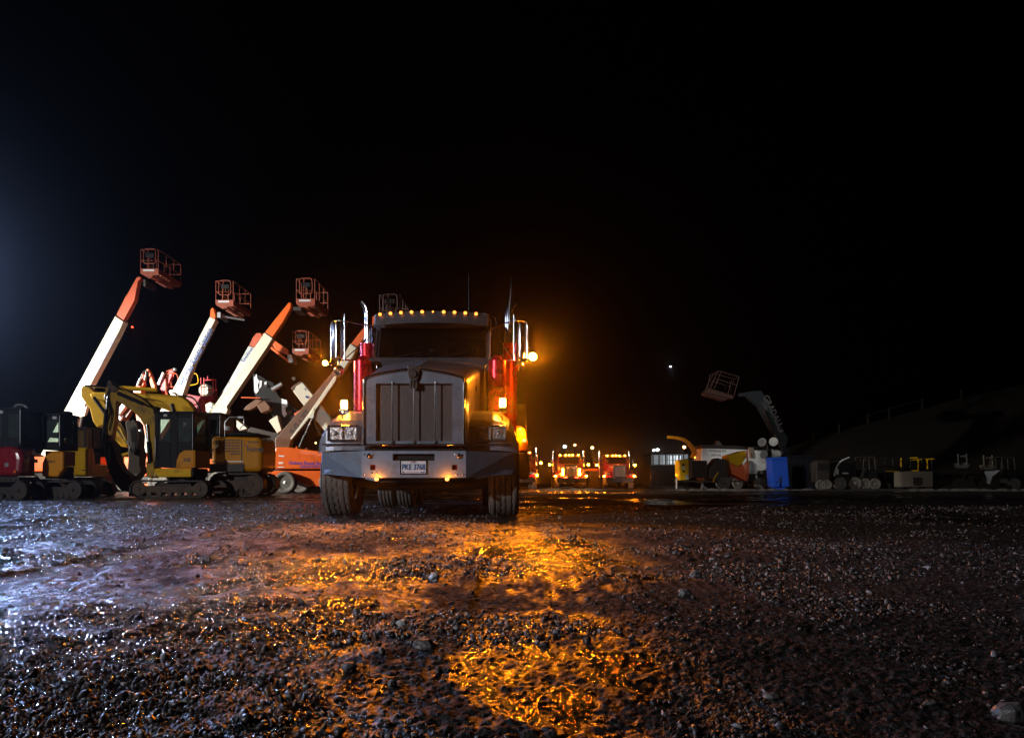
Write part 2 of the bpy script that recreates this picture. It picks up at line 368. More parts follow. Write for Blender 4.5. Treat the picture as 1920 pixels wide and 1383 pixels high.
def ground_mat(name):
    m = bpy.data.materials.new(name); m.use_nodes = True
    nt = m.node_tree; N = nt.nodes; L = nt.links; b = N['Principled BSDF']
    geo = N.new('ShaderNodeNewGeometry'); a = N.new('ShaderNodeAttribute'); a.attribute_name = 'wet'
    def noise(sc, det=6, r=.6):
        n = N.new('ShaderNodeTexNoise'); n.inputs['Scale'].default_value = sc; n.inputs['Detail'].default_value = det; n.inputs['Roughness'].default_value = r
        L.new(geo.outputs['Position'], n.inputs['Vector']); return n
    n1 = noise(3.5, 8, .7); n2 = noise(45, 5, .7); n3 = noise(130, 3, .6)
    v = N.new('ShaderNodeTexVoronoi'); v.inputs['Scale'].default_value = 70; L.new(geo.outputs['Position'], v.inputs['Vector'])
    cr = N.new('ShaderNodeValToRGB'); L.new(n1.outputs['Fac'], cr.inputs['Fac'])
    cr.color_ramp.elements[0].position = .3; cr.color_ramp.elements[0].color = (.014, .012, .0105, 1)
    cr.color_ramp.elements[1].position = .72; cr.color_ramp.elements[1].color = (.029, .025, .0225, 1)
    sp = N.new('ShaderNodeMapRange'); sp.inputs['From Min'].default_value = .55; sp.inputs['From Max'].default_value = .95
    L.new(v.outputs['Color'], sp.inputs['Value'])
    mx = N.new('ShaderNodeMix'); mx.data_type = 'RGBA'; mx.inputs['B'].default_value = (.16, .15, .15, 1)
    mu = N.new('ShaderNodeMath'); mu.operation = 'MULTIPLY'; mu.inputs[1].default_value = .55; L.new(sp.outputs['Result'], mu.inputs[0])
    L.new(mu.outputs[0], mx.inputs['Factor']); L.new(cr.outputs['Color'], mx.inputs['A'])
    wetc = N.new('ShaderNodeMix'); wetc.data_type = 'RGBA'; wetc.blend_type = 'MULTIPLY'; wetc.inputs['B'].default_value = (.38, .35, .33, 1)
    L.new(a.outputs['Fac'], wetc.inputs['Factor']); L.new(mx.outputs['Result'], wetc.inputs['A']); L.new(wetc.outputs['Result'], b.inputs['Base Color'])
    rr = N.new('ShaderNodeMapRange'); rr.inputs['To Min'].default_value = .78; rr.inputs['To Max'].default_value = .08; L.new(a.outputs['Fac'], rr.inputs['Value'])
    ad = N.new('ShaderNodeMath'); ad.operation = 'MULTIPLY_ADD'; ad.inputs[1].default_value = .16; L.new(n2.outputs['Fac'], ad.inputs[0])
    sb = N.new('ShaderNodeMath'); sb.operation = 'SUBTRACT'; sb.inputs[1].default_value = .08; L.new(rr.outputs['Result'], sb.inputs[0]); L.new(sb.outputs[0], ad.inputs[2])
    L.new(ad.outputs[0], b.inputs['Roughness'])
    b.inputs['IOR'].default_value = 1.5
    sl = N.new('ShaderNodeMapRange'); sl.inputs['To Min'].default_value = .12; sl.inputs['To Max'].default_value = .6; L.new(a.outputs['Fac'], sl.inputs['Value']); L.new(sl.outputs['Result'], b.inputs['Specular IOR Level'])
    s1 = N.new('ShaderNodeMath'); s1.operation = 'ADD'; L.new(n2.outputs['Fac'], s1.inputs[0])
    s2 = N.new('ShaderNodeMath'); s2.operation = 'MULTIPLY'; s2.inputs[1].default_value = .35; L.new(n3.outputs['Fac'], s2.inputs[0]); L.new(s2.outputs[0], s1.inputs[1])
    bp = N.new('ShaderNodeBump'); n4 = noise(13, 5, .65); s3 = N.new('ShaderNodeMath'); s3.operation = 'MULTIPLY_ADD'; s3.inputs[1].default_value = 1.3; L.new(n4.outputs['Fac'], s3.inputs[0]); L.new(s1.outputs[0], s3.inputs[2])
    bs = N.new('ShaderNodeMapRange'); bs.inputs['To Min'].default_value = 1.0; bs.inputs['To Max'].default_value = .34; fa = N.new('ShaderNodeAttribute'); fa.attribute_name = 'film'; L.new(fa.outputs['Fac'], bs.inputs['Value']); L.new(bs.outputs['Result'], bp.inputs['Strength'])
    bp.inputs['Distance'].default_value = .022
    L.new(s3.outputs[0], bp.inputs['Height']); L.new(bp.outputs['Normal'], b.inputs['Normal'])
    return m
ground = make_ground()

def make_gravel(n_near=42000):
    rng = np.random.default_rng(3)
    ph = (1+5**.5)/2
    ico = np.array([(-1,ph,0),(1,ph,0),(-1,-ph,0),(1,-ph,0),(0,-1,ph),(0,1,ph),(0,-1,-ph),(0,1,-ph),(ph,0,-1),(ph,0,1),(-ph,0,-1),(-ph,0,1)])
    ico /= np.linalg.norm(ico[0])
    fi = np.array([(0,11,5),(0,5,1),(0,1,7),(0,7,10),(0,10,11),(1,5,9),(5,11,4),(11,10,2),(10,7,6),(7,1,8),(3,9,4),(3,4,2),(3,2,6),(3,6,8),(3,8,9),(4,9,5),(2,4,11),(6,2,10),(8,6,7),(9,8,1)])
    y = 1.05*np.exp(rng.random(n_near*3)*math.log(14))
    x = (rng.random(len(y))*1.7-.85)*y
    dens = np.clip((.6*vnoise(x*1.1+20, y*1.1, 31)+.4*vnoise(x*4, y*3, 33))*1.7-.62, .07, 1)
    dens = dens*(1-.7*film(x, y))
    for a, b in TRK: dens = np.where((x > a) & (x < b), dens*.2, dens)
    for cx, cy_, rx, ry in [(-.35, 3.8, .5, .6), (1.25, 3.6, .8, .35), (2.0, 5.2, .8, .5), (1.0, 4.6, .5, .3), (-.2, 2.2, .5, .3), (-1.3, 6, 1.2, .6)]:
        dens = np.maximum(dens, np.clip(1.3-((x-cx)/rx)**2-((y-cy_)/ry)**2, 0, 1))
    keep = rng.random(len(y)) < dens; x = x[keep][:n_near]; y = y[keep][:n_near]; n = len(x)
    s = np.exp(rng.normal(-6.0, .55, n))*(1+y*.26); s = np.clip(s, .0015, .012+.0016*y)
    R = rng.normal(size=(n, 3, 3)); R, _ = np.linalg.qr(R)
    sc = np.stack([np.ones(n)*1.1, .5+.45*rng.random(n), .3+.4*rng.random(n)], -1)*s[:, None]
    V = ico[None]*(1+.5*(rng.random((n, 12, 1))-.5)+0)*sc[:, None, :]
    V = np.einsum('nij,nkj->nki', R, V)
    z = ground_z(x, y)
    V = V+np.stack([x, y, z+s*.22], -1)[:, None, :]
    Fc = (fi[None]+np.arange(n)[:, None, None]*12).reshape(-1, 3)
    me = bpy.data.meshes.new('gravel'); V = V.reshape(-1, 3)
    me.vertices.add(len(V)); me.vertices.foreach_set('co', V.ravel())
    me.loops.add(Fc.size); me.loops.foreach_set('vertex_index', Fc.ravel())
    me.polygons.add(len(Fc)); me.polygons.foreach_set('loop_start', np.arange(0, Fc.size, 3)); me.polygons.foreach_set('loop_total', np.full(len(Fc), 3))
    me.update(calc_edges=True)
    at = me.attributes.new('tone', 'FLOAT', 'POINT'); at.data.foreach_set('value', np.repeat(rng.random(n)**3, 12).astype(np.float32))
    m = bpy.data.materials.new('gravel_stone'); m.use_nodes = True; N = m.node_tree.nodes; L = m.node_tree.links; b = N['Principled BSDF']
    a = N.new('ShaderNodeAttribute'); a.attribute_name = 'tone'; cr = N.new('ShaderNodeValToRGB'); L.new(a.outputs['Fac'], cr.inputs['Fac'])
    cr.color_ramp.elements[0].color = (.032, .026, .023, 1); cr.color_ramp.elements[1].color = (.26, .26, .28, 1)
    e = cr.color_ramp.elements.new(.5); e.color = (.075, .066, .062, 1)
    L.new(cr.outputs['Color'], b.inputs['Base Color']); b.inputs['Roughness'].default_value = .36
    t = N.new('ShaderNodeTexNoise'); t.inputs['Scale'].default_value = 160; bp = N.new('ShaderNodeBump'); bp.inputs['Strength'].default_value = .4; bp.inputs['Distance'].default_value = .004
    g = N.new('ShaderNodeNewGeometry'); L.new(g.outputs['Position'], t.inputs['Vector']); L.new(t.outputs['Fac'], bp.inputs['Height']); L.new(bp.outputs['Normal'], b.inputs['Normal'])
    me.materials.append(m)
    o = bpy.data.objects.new('gravel', me); COL.objects.link(o); o['kind'] = 'stuff'; o['label'] = 'wet crushed gravel scattered over the brown yard'; o['category'] = 'gravel'
make_gravel()
def rock(px, py, size, mat, label, sq=(1, .8, .6), seed=0):
    d = CH*F/(py-HZ); x = X(px, d); r = size*d/F/2; rng = random.Random(seed)
    mb = MB(); ns = 7; secs = []
    for i in range(1, 6):
        ph = math.pi*i/6
        secs.append([Vector((math.sin(ph)*math.cos(2*math.pi*k/ns)*r*sq[0]*(1+rng.uniform(-.34, .3)), d+math.sin(ph)*math.sin(2*math.pi*k/ns)*r*sq[1]*(1+rng.uniform(-.34, .3)), r*sq[2]*.55-math.cos(ph)*r*sq[2]*(1+rng.uniform(-.15, .15)))) for k in range(ns)])
    mb.loft(secs); mb.v = [v+Vector((x, 0, float(ground_z(np.array([x]), np.array([d]))[0])-.0)) for v in mb.v]
    single(mb, 'rock', mat, label, 'stone', 'larger stones lying on the gravel', bevel=r*.08)
rock(655, 1268, 34, 'rock', 'dark rounded stone beside the lower left amber reflection', seed=1)
rock(1893, 1345, 58, 'rock', 'large dark rock in the bottom right corner of the yard', (1, .8, .75), 2)
rock(814, 1098, 26, 'rock_pale', 'pale angular stone in front of the truck, between the two amber reflections', (.8, .8, .8), 3)
rock(754, 1186, 22, 'rock_pale', 'pale sliver of stone below the pale angular stone, left of centre', (1, .6, .7), 4)
rock(1446, 1310, 34, 'rock', 'flat grey stone alone on bare dirt at lower right', (1, .7, .4), 5)
rock(1304, 1084, 24, 'rock', 'upright grey stone in the gravel heap right of the amber reflection', (1, .8, .8), 6)
rock(1283, 1122, 28, 'rock', 'broken grey stone just below the gravel heap at right', (1, .8, .7), 7)
rock(796, 1232, 46, 'rock', 'low brown grey stone half sunk in mud between the amber streaks', (1, .8, .55), 8)
rock(735, 1298, 22, 'rock', 'jagged upright stone beside the bottom amber streak', (.8, .7, 1), 9)
rock(1745, 1326, 30, 'rock', 'narrow pale brown stone left of the large corner rock', (1, .5, .4), 10)
# hill on the right and the gravel edge strip in front of the parked row
def hill():
    pts = [(1380, 903), (1450, 880), (1525, 828), (1573, 811), (1627, 796), (1667, 783), (1729, 768), (1800, 748), (1880, 728), (1990, 705), (2200, 668), (2500, 640)]
    mb = MB(); secs = []
    for k, (a, b) in enumerate([(0, 1.), (.06, .92), (.2, .7), (.4, .42), (.6, .2), (.8, .07), (1, 0)]):
        pass
    rows = []
    for t, hgt in [(0, 0), (.15, .10), (.3, .28), (.45, .48), (.6, .66), (.75, .82), (.9, .95), (1, 1), (1.1, 1.0), (1.5, .9), (2.2, .4)]:
        d = 62+t*30
        rows.append([Vector((X(p, 92)+random.uniform(-.3, .3), d, -.05+(Z(q, 92)+.05)*hgt+random.uniform(-.12, .12)*(hgt > 0))) for p, q in pts])
    mb.loft(rows, closed=False, caps=False, smooth=True)
    o = mb.build('hill', pm('hill_grass', (.028, .018, .013), .95, 0, .6, .3, .5, 0, (.012, .010, .007), .5, bscale=3)); tag_structure(o)
    s = o.modifiers.new('sub', 'SUBSURF'); s.levels = 2; s.render_levels = 2
hill()
def edge():
    mb = MB(); d = 45.
    rng = random.Random(4); n = 130; secs = []
    for i in range(n+1):
        x = 1.5+i*.27; y = 44.2 - .02*i; hh = .10+rng.uniform(-.035, .05)
        secs.append([Vector((x, y-.55+rng.uniform(-.08, .08), -.03)), Vector((x, y-.2, hh*.8)), Vector((x, y, hh)), Vector((x, y+.3, hh*.7)), Vector((x, y+.8, -.03))])
    mb.loft(secs, closed=False, caps=False)
    o = mb.build('gravel_edge', pm('edge_stones', (.22, .20, .18), .7, 0, .5, 3, .8, bscale=14)); tag_structure(o)
edge()
# ------------------------------------------------------------------ hero truck
TX, TD = -1.197, 8.96
T = Thing('semi_truck', 'large grey and red truck in front, with chrome bumper and licence plate PKE 3768', 'truck', (TX, TD, 0), world=False)
def tyre_detailed(T, name, c, r, w, steer=0):
    """front tyre with wavy tread grooves"""
    na, nw = 150, 44; secs = []
    prof_t = [i/nw for i in range(nw+1)]
    R = Matrix.Rotation(steer, 3, 'Z')
    for i, t in enumerate(prof_t):
        row = []
        for k in range(na):
            a = 2*math.pi*k/na; rr = r
            e = abs(t-.5)*2
            rr -= .012*max(0, e-.7)**1.5/.16
            if e > .93: rr -= .03*(e-.93)/.07
            for g in (.2, .4, .6, .8):
                if abs(t-g-.014*(1 if math.sin(a*26) > 0 else -1)) < .019: rr -= .016
            if e > .82 and math.sin(a*52) > .75: rr -= .007
            row.append(Vector(c)+R @ Vector(((t-.5)*w, rr*math.sin(a), rr*math.cos(a))))
        secs.append(row)
    mb = MB(); mb.loft(secs, 0, True, False)
    for sg in (-1, 1):
        p = [(r*.965, .5), (r*.9, .54), (r*.75, .535), (r*.58, .47), (r*.55, .4)]
        rows = [[Vector(c)+R @ Vector((sg*f*w, q*math.sin(2*math.pi*k/60), q*math.cos(2*math.pi*k/60))) for k in range(60)] for q, f in p]
        mb.loft(rows if sg > 0 else rows, 0, True, False)
    return mb.build('tyre', 'rubber', parent=name)
def wheel_hero(T, c, r, w, sgn, steer=0, group=None):
    rim = rim_mb(c, r*.56, w, sgn).build('wheel', 'chrome', T, label=None)
    tyre_detailed(T, rim, c, r, w, steer)
    return rim
wheel_hero(T, (-1.09, 1.05, .52), .52, .37, -1, 0)
wheel_hero(T, (1.09, 1.05, .52), .52, .37, 1, 0)
def dual(T, sg, y):
    for xx in (.78, 1.12):
        rim = rim_mb((sg*xx, y, .52), .29, .28, sg).build('wheel', 'steel', T)
        tyre_mb((sg*xx, y, .52), .52, .27).build('tyre', 'rubber', T, parent=rim)
for y in (4.9, 6.3):
    for sg in (-1, 1): dual(T, sg, y)
# frame, axles, underside
mb = MB()
for sg in (-1, 1): mb.box(sg*.38, sg*.46, .3, 8.6, .66, .92)
for y in (1.2, 3, 5, 7, 8.5): mb.box(-.38, .38, y, y+.1, .70, .88)
mb.build('chassis', 'darksteel', T, .006)
mb = MB(); mb.tube([(-1.0, 1.05, .5), (-.6, 1.05, .40), (.6, 1.05, .40), (1.0, 1.05, .5)], .055, 8)
for sg in (-1, 1): mb.box(sg*.36, sg*.48, .5, 1.7, .48, .54)
mb.box(-.3, .3, .8, 1.5, .5, .72)
mb.build('front_axle', 'darksteel', T, .006)
mb = MB()
for y in (4.9, 6.3): mb.cyl((-1.1, y, .52), (1.1, y, .52), .08); mb.ball((0, y, .52), .24, 14)
mb.build('rear_axle', 'darksteel', T)
mb = MB(); mb.prismx([(1.2, .5), (1.9, .42), (2.4, .5), (2.4, .9), (1.2, .9)], -.28, .28); mb.cyl((0, 2.4, .6), (0, 4.8, .54), .05)
mb.build('engine_sump', 'darksteel', T, .02)
# bumper: flat centre, swept wings
def wingplate():
    mb = MB()
    y0, y1, th = 0.0, .42, .035
    # centre plate around slot and tow holes, built from butted strips
    xs = [-.636, -.53, -.465, -.255, .255, .465, .53, .636]
    zt, zb = .84, .515
    def rect(a, b, c, d, dy=0): mb.box(a, b, y0-dy, y0+th, c, d)
    rect(-.636, .636, .805, zt); rect(-.636, .636, zb, .605)
    rect(-.636, -.53, .605, .805); rect(.53, .636, .605, .805)
    rect(-.53, -.465, .605, .608); rect(-.53, -.465, .672, .805); rect(.465, .53, .672, .805); rect(.465, .53, .605, .608)
    rect(-.465, -.255, .605, .805); rect(.255, .465, .605, .805); rect(-.255, .255, .605, .722)
    return mb
wingplate().build('bumper', 'bumper', T)
for sg in (-1, 1):
    mb = MB()
    o1 = [(sg*.6365, 0.0, .515), (sg*1.21, .40, .565), (sg*1.255, .52, .575), (sg*1.255, .52, .83), (sg*1.21, .40, .835), (sg*.6365, 0.0, .84)]
    o2 = [(x-sg*.01, y+.04, z) for x, y, z in o1]
    mb.loft([[Vector(p) for p in o1], [Vector(p) for p in o2]])
    mb.build('bumper_wing', 'bumper', T, .004)
mb = MB(); mb.box(-.34, .34, .06, .10, .60, .835); mb.box(-.56, -.43, .06, .09, .58, .70); mb.box(.43, .56, .06, .09, .58, .70)
mb.build('bumper_recess', 'black', T)
mb = MB()
for x, z in [(-.60, .80), (-.56, .80), (-.50, .80), (-.60, .55), (-.5, .57), (.50, .80), (.56, .80), (.60, .55), (.52, .545), (-.45, .57), (.59, .79)]:
    MB().ball((x, -.004, z), .011, 8).build('bumper_bolt', 'chrome', T)
for sg in (-1, 1):
    MB().lathe([(.026, 0), (.03, -.03), (.012, -.045)], (sg*.545, 0, .78), (0, 1, 0), 12).build('tow_pin', 'chrome', T)
for x in (-.5, .5):
    MB().box(x-.03, x+.03, .045, .058, .610, .670).build('side_marker_reflector', 'machine_red', T)
plate = MB().box(-.152, .152, -.012, -.003, .565, .717).build('licence_plate', 'plate', T, .004)
mb = MB(); mb.box(-.165, .165, -.016, -.0125, .7175, .727); mb.box(-.165, .165, -.016, -.0125, .556, .5645); mb.box(-.165, -.1525, -.016, -.003, .5645, .7175); mb.box(.1525, .165, -.016, -.003, .5645, .7175)
mb.build('plate_frame', 'chrome', T, parent=plate)
text('PKE 3768', .098, (0, -.0155, .640), 0, 'textblue', None, 'plate_number', .74, parent=plate, extrude=.0015)
text('OHIO', .026, (0, -.0145, .703), 0, 'machine_red', None, 'plate_state', 1, parent=plate, extrude=.001)
mb = MB(); mb.box(-.14, -.11, -.0145, -.012, .572, .586); mb.box(-.085, .07, -.0145, -.012, .575, .580); mb.box(.085, .14, -.0145, -.012, .572, .584)
mb.build('plate_sticker', 'textblue', T, parent=plate)
for x in (-.445, .41):
    b = MB().lathe([(.028, .01), (.03, -.01), (.02, -.03)], (x, .0, .498), (0, 1, 0), 12).build('fog_lamp', 'chrome', T)
    MB().ball((x, -.035, .498), .026, 10).build('bulb', 'lamp_mid', T, parent=b)
# grille shell
zb, zc, zs, hw = .905, 1.85, 1.755, .625
top = [(-hw, zs-.07), (-hw+.02, zs-.02), (-hw+.07, zs+.005), (-.35, zs+.055), (0, zc), (.35, zs+.055), (hw-.07, zs+.005), (hw-.02, zs-.02), (hw, zs-.07)]
mb = MB()
mb.prism([(-hw, 1.664)]+top+[(hw, 1.664)], .03, .09)
mb.prism([(-hw, zb), (-.467, zb), (-.467, 1.664), (-hw, 1.664)], .03, .09)
mb.prism([(.467, zb), (hw, zb), (hw, 1.664), (.467, 1.664)], .03, .09)
mb.prism([(-.467, zb), (.467, zb), (.467, .963), (-.467, .963)], .03, .09)
gs = mb.build('grille_shell', 'truck_grey', T)
mb = MB(); loop = [(-hw, zb)]+top+[(hw, zb)]
def inset(p, k): return (p[0]*(1-k/.62), 1.37+(p[1]-1.37)*(1-k/.48))
mb.tube(smooth_path([(inset(p, .015)[0], .022, inset(p, .015)[1]) for p in [(-hw, zb), (-hw, 1.2), (-hw, 1.55)]+top+[(hw, 1.55), (hw, 1.2), (hw, zb)]], 4), .017, 8)
mb.tube([(-hw+.01, .022, zb+.012), (hw-.01, .022, zb+.012)], .012, 8)
mb.build('shell_rim', 'chrome', T, parent=gs)
mb = MB(); rng = random.Random(9)
for z in (1.0, 1.14, 1.3, 1.46, 1.6):
    for sg in (-1, 1): mb.ball((sg*(.545+rng.uniform(-.004, .004)), .029, z), .008, 8)
for x in (-.44, -.26, -.05, .08, .26, .44): mb.ball((x, .029, .935), .010, 8)
mb.build('shell_rivets', 'chrome', T, parent=gs)
MB().box(-.467, .467, .12, .14, .963, 1.664).build('radiator', 'black', T)
mb = MB(); n = 62
for i in range(n):
    z = .966+(1.664-.966)*i/n; mb.box(-.467, .467, .092, .100, z, z+.0058)
for i in range(80):
    x = -.466+.932*i/80; mb.box(x, x+.0042, .084, .0915, .963, 1.664)
mb.build('grille_screen', 'screen', T)
for x in (-.262, 0, .262):
    mb = MB(); mb.cyl((x, .008, .93), (x, .008, 1.685), .009); mb.box(x-.014, x+.014, .0145, .03, .925, .95)
    mb.build('grille_bar', 'chrome', T)
# badge on top of the shell
mb = MB()
mb.prism([(-.068, 1.875), (-.072, 1.80), (-.055, 1.72), (-.03, 1.69), (.03, 1.69), (.055, 1.72), (.072, 1.80), (.068, 1.875), (0, 1.885)], -.012, .029)
for x in (-.036, 0, .036): mb.box(x-.011, x+.011, -.008, .024, 1.60, 1.6895)
bd = mb.build('hood_badge', 'darksteel', T, .006)
mb = MB(); mb.lathe([(.046, 0), (.046, -.012), (.034, -.016)], (0, -.014, 1.775), (0, 1, 0), 20); mb.box(-.05, .05, -.02, -.013, 1.838, 1.862)
mb.build('badge_disc', 'darksteel', T, parent=bd)
# hood
def hsec(y, w, zb, zs, zc):
    pts = [(-w, zb), (-w, zs-.10), (-w+.02, zs-.04), (-w+.08, zs), (-w*.5, zs+(zc-zs)*.62), (-.03, zc-.005), (0, zc+.008), (.03, zc-.005), (w*.5, zs+(zc-zs)*.62), (w-.08, zs), (w-.02, zs-.04), (w, zs-.10), (w, zb)]
    return [Vector((x, y, z)) for x, z in pts]
mb = MB(); mb.loft([hsec(.0905, .625, .93, 1.755, 1.85), hsec(.12, .645, .93, 1.775, 1.868), hsec(.5, .665, 1.0, 1.85, 1.95), hsec(1.0, .70, 1.1, 1.98, 2.06), hsec(1.5, .75, 1.15, 2.09, 2.18), hsec(1.98, .80, 1.2, 2.19, 2.29)], 0, True)
hood = mb.build('hood', 'truck_grey', T); hood.modifiers.new('es', 'EDGE_SPLIT').split_angle = math.radians(40)
for sg in (-1, 1):
    mb = MB(); mb.box(sg*.705, sg*.715, 1.0, 1.26, 1.70, 1.77)
    b = mb.build('hood_nameplate', 'black', T, parent=None)
    text('W900', .045, (TX*0+sg*.7165, 1.13, 1.735), 0, 'rod', None, 'nameplate_letters', 1.2, parent=b, facing='right' if sg > 0 else 'left') if False else None
    mb = MB(); mb.cyl((sg*.79, 1.9, 2.15), (sg*.81, 1.94, 2.21), .012); mb.box(sg*.775, sg*.80, 1.86, 1.93, 2.10, 2.15); mb.build('hood_latch', 'rod', T)
# black filler painting in the dark gap between shell and bumper
MB().box(-.62, .62, .12, .4, .842, .903).build('dark_gap_fill', 'black', T)
# fenders
prof_o = [(.33, .86), (.33, 1.17), (.42, 1.25), (.60, 1.35), (.9, 1.41), (1.3, 1.41), (1.6, 1.33), (1.85, 1.12), (1.97, .8)]
prof_i = [(1.86, .8), (1.72, 1.02), (1.5, 1.18), (1.05, 1.25), (.65, 1.15), (.45, .98), (.38, .86)]
for sg in (-1, 1):
    mb = MB(); secs = []
    for x, k, ky in [(.60, 1, 0), (.95, 1, 0), (1.06, .95, .01), (1.16, .83, .03), (1.225, .63, .06), (1.262, .36, .09)]:
        q = []
        for y, z in prof_o: q.append(Vector((sg*x, y+ky*(1 if y < 1.1 else -1), .80+(z-.80)*k)))
        for y, z in prof_i: q.append(Vector((sg*x, y, min(.80+(z-.80)*k-.0, .80+(z-.8)*k))))
        secs.append(q if sg > 0 else q[::-1])
    mb.loft(secs, 0, False)
    f = mb.build('fender', 'truck_grey', T, .02, seg=3)
    # headlight pair
    mb = MB(); xa, xb, z0, z1 = .735, 1.125, .975, 1.175
    mb.box(sg*xa, sg*xb, .285, .329, z1-.018, z1); mb.box(sg*xa, sg*xb, .285, .329, z0, z0+.018)
    for c in (xa, (xa+xb)/2-.009, xb-.018): mb.box(sg*c, sg*(c+.018), .285, .329, z0+.018, z1-.018)
    hb = mb.build('headlight', 'chrome', T, .004)
    for a, b in ((xa+.018, (xa+xb)/2-.009), ((xa+xb)/2+.009, xb-.018)):
        mb = MB(); mb.box(sg*(a+.001), sg*(b-.001), .305, .327, z0+.019, z1-.019)
        mb.ball((sg*(a+b)/2, .30, (z0+z1)/2), .03, 10, sq=(1, .4, 1))
        mb.build('headlight_lens', 'lens', T, .008, parent=hb)
    MB().box(sg*.70, sg*1.19, .30, .329, .925, .945).build('fender_trim', 'chrome', T, .004)
# fender beacons
for x, z in ((-.997, 1.375), (1.075, 1.40)):
    b = MB().lathe([(.05, -.03), (.052, .02), (.045, .035)], (x, .66, z+.0), (0, 0, 1), 18).build('fender_beacon', 'chrome', T)
    MB().lathe([(.040, 0), (.043, .02), (.043, .10), (.036, .118)], (x, .66, z+.036), (0, 0, 1), 18).build('beacon_lens', 'lamp_big', T, parent=b)
# cab
mb = MB()
mb.prismx([(2.06, 1.15), (2.02, 2.20), (2.06, 2.31), (3.25, 2.31), (3.25, 1.15)], -.95, .95)
cab = mb.build('cab', 'red_paint', T, .04)
MB().prismx([(2.015, 1.3), (1.985, 2.20), (2.03, 2.32), (2.05, 2.32), (2.035, 2.2), (2.05, 1.3)], -.935, .935).build('cowl', 'truck_dark', T)
mb = MB()
mb.prismx([(2.06, 2.3125), (2.26, 2.80), (2.30, 2.93), (2.45, 3.0), (3.2, 3.03), (3.24, 2.9), (3.24, 2.3125)], .80, .875)
mb.prismx([(2.06, 2.3125), (2.26, 2.80), (2.30, 2.93), (2.45, 3.0), (3.2, 3.03), (3.24, 2.9), (3.24, 2.3125)], -.875, -.80)
mb.prismx([(2.27, 2.82), (2.30, 2.93), (2.45, 3.0), (3.2, 3.03), (3.24, 2.9), (3.20, 2.82)], -.799, .799)
mb.box(-.799, .799, 3.14, 3.22, 2.3125, 2.818)
mb.build('cab_roof', 'truck_dark', T, .015)
for sg in (-1, 1):
    MB().prismx([(2.30, 2.36), (2.44, 2.76), (3.08, 2.80), (3.08, 2.36)], sg*.876, sg*.884).build('side_window', 'glass', T)
    mb = MB(); mb.box(sg*.951, sg*.965, 2.22, 3.08, 1.25, 2.25); dr = mb.build('cab_door', 'red_paint', T, .006)
    MB().box(sg*.966, sg*.985, 2.9, 3.02, 1.98, 2.02).build('handle', 'chrome', T, .004, parent=dr)
    # air cleaner can and steps
    mb = MB(); mb.cyl((sg*.98, 1.78, 1.50), (sg*.98, 1.78, 2.22), .13, n=20); mb.cyl((sg*.98, 1.78, 2.22), (sg*.98, 1.78, 2.30), .10, .05, 20)
    for z in (1.65, 2.08): mb.lathe([(.135, -.015), (.135, .015)], (sg*.98, 1.78, z), (0, 0, 1), 20)
    ac = mb.build('air_cleaner', 'shield', T)
    # perforated stack
    x = sg*1.165; y = 3.04
    mb = MB(); mb.cyl((x, y, 1.2), (x, y, 2.71), .085, n=18); mb.build('muffler', 'black', T)
    mb = MB(); na = 30; rows = 90; zs0 = 1.2; zs1 = 2.72; r = .112
    for i in range(rows):
        za = zs0+(zs1-zs0)*i/rows; zb_ = za+(zs1-zs0)/rows
        for k in range(na):
            a0 = 2*math.pi*(k+.5*(i % 2))/na; a1 = a0+2*math.pi/na
            # each cell: a quad frame round a hole
            def pt(a, z, rr=r): return (x+rr*math.sin(a), y-rr*math.cos(a), z)
            am, zm = (a0+a1)/2, (za+zb_)/2; da = (a1-a0)*.30; dz = (zb_-za)*.30
            o = [pt(a0, za), pt(a1, za), pt(a1, zb_), pt(a0, zb_)]; q = [pt(am-da, zm-dz), pt(am+da, zm-dz), pt(am+da, zm+dz), pt(am-da, zm+dz)]
            mb.add(o+q, [(0, 1, 5, 4), (1, 2, 6, 5), (2, 3, 7, 6), (3, 0, 4, 7)], 0, True)
    mb.build('heat_shield', 'shield', T)
    mb = MB(); mb.tube(smooth_path([(x-sg*.02, y, 2.68), (x-sg*.02, y, 3.0), (x-sg*.02, y, 3.2), (x+sg*.01, y, 3.32), (x+sg*.07, y, 3.40)], 6), .062, 18, caps=False)
    mb.tube(smooth_path([(x-sg*.02, y, 2.68), (x-sg*.02, y, 3.0), (x-sg*.02, y, 3.2), (x+sg*.01, y, 3.32), (x+sg*.07, y, 3.40)], 6), .056, 18)
    mb.lathe([(.075, -.02), (.075, .02)], (x-sg*.02, y, 2.79), (0, 0, 1), 18)
    mb.build('exhaust_pipe', 'chrome', T)
    # mirrors
    xm = -1.44 if sg < 0 else 1.34; xo = xm+sg*.085; xi = xm-sg*.115; ym = 2.12
    mb = MB(); R_ = .013
    mb.tube(smooth_path([(sg*.88, 2.45, 2.86), (xi, ym, 2.885), (xm, ym, 2.89), (xo-sg*.03, ym, 2.88), (xo, ym, 2.81), (xo, ym, 2.6), (xo, ym, 2.32)], 5), R_)
    mb.tube([(xo, ym, 2.32), (xm, ym, 2.285), (xi, ym, 2.30), (sg*.93, 2.4, 2.32)], R_); mb.tube([(xi, ym, 2.30), (xi, ym, 2.98)], R_)
    mb.tube([(sg*.86, 2.45, 2.84), (xi, ym, 2.31)], .009)
    br = mb.build('mirror_bracket', 'rod', T)
    mb = MB(); w_ = .075; prof = [(-w_, .03), (-w_, -.005), (-w_*.6, -.035), (0, -.05), (w_*.6, -.035), (w_, -.005), (w_, .03)]
    mb.loft([[Vector((xm+px*k, ym+.035+py, z)) for px, py in prof] for z, k in ((2.33, .9), (2.35, 1), (2.83, 1), (2.85, .9))], 0, True)
    mb.build('mirror', 'chrome', T, parent=br)
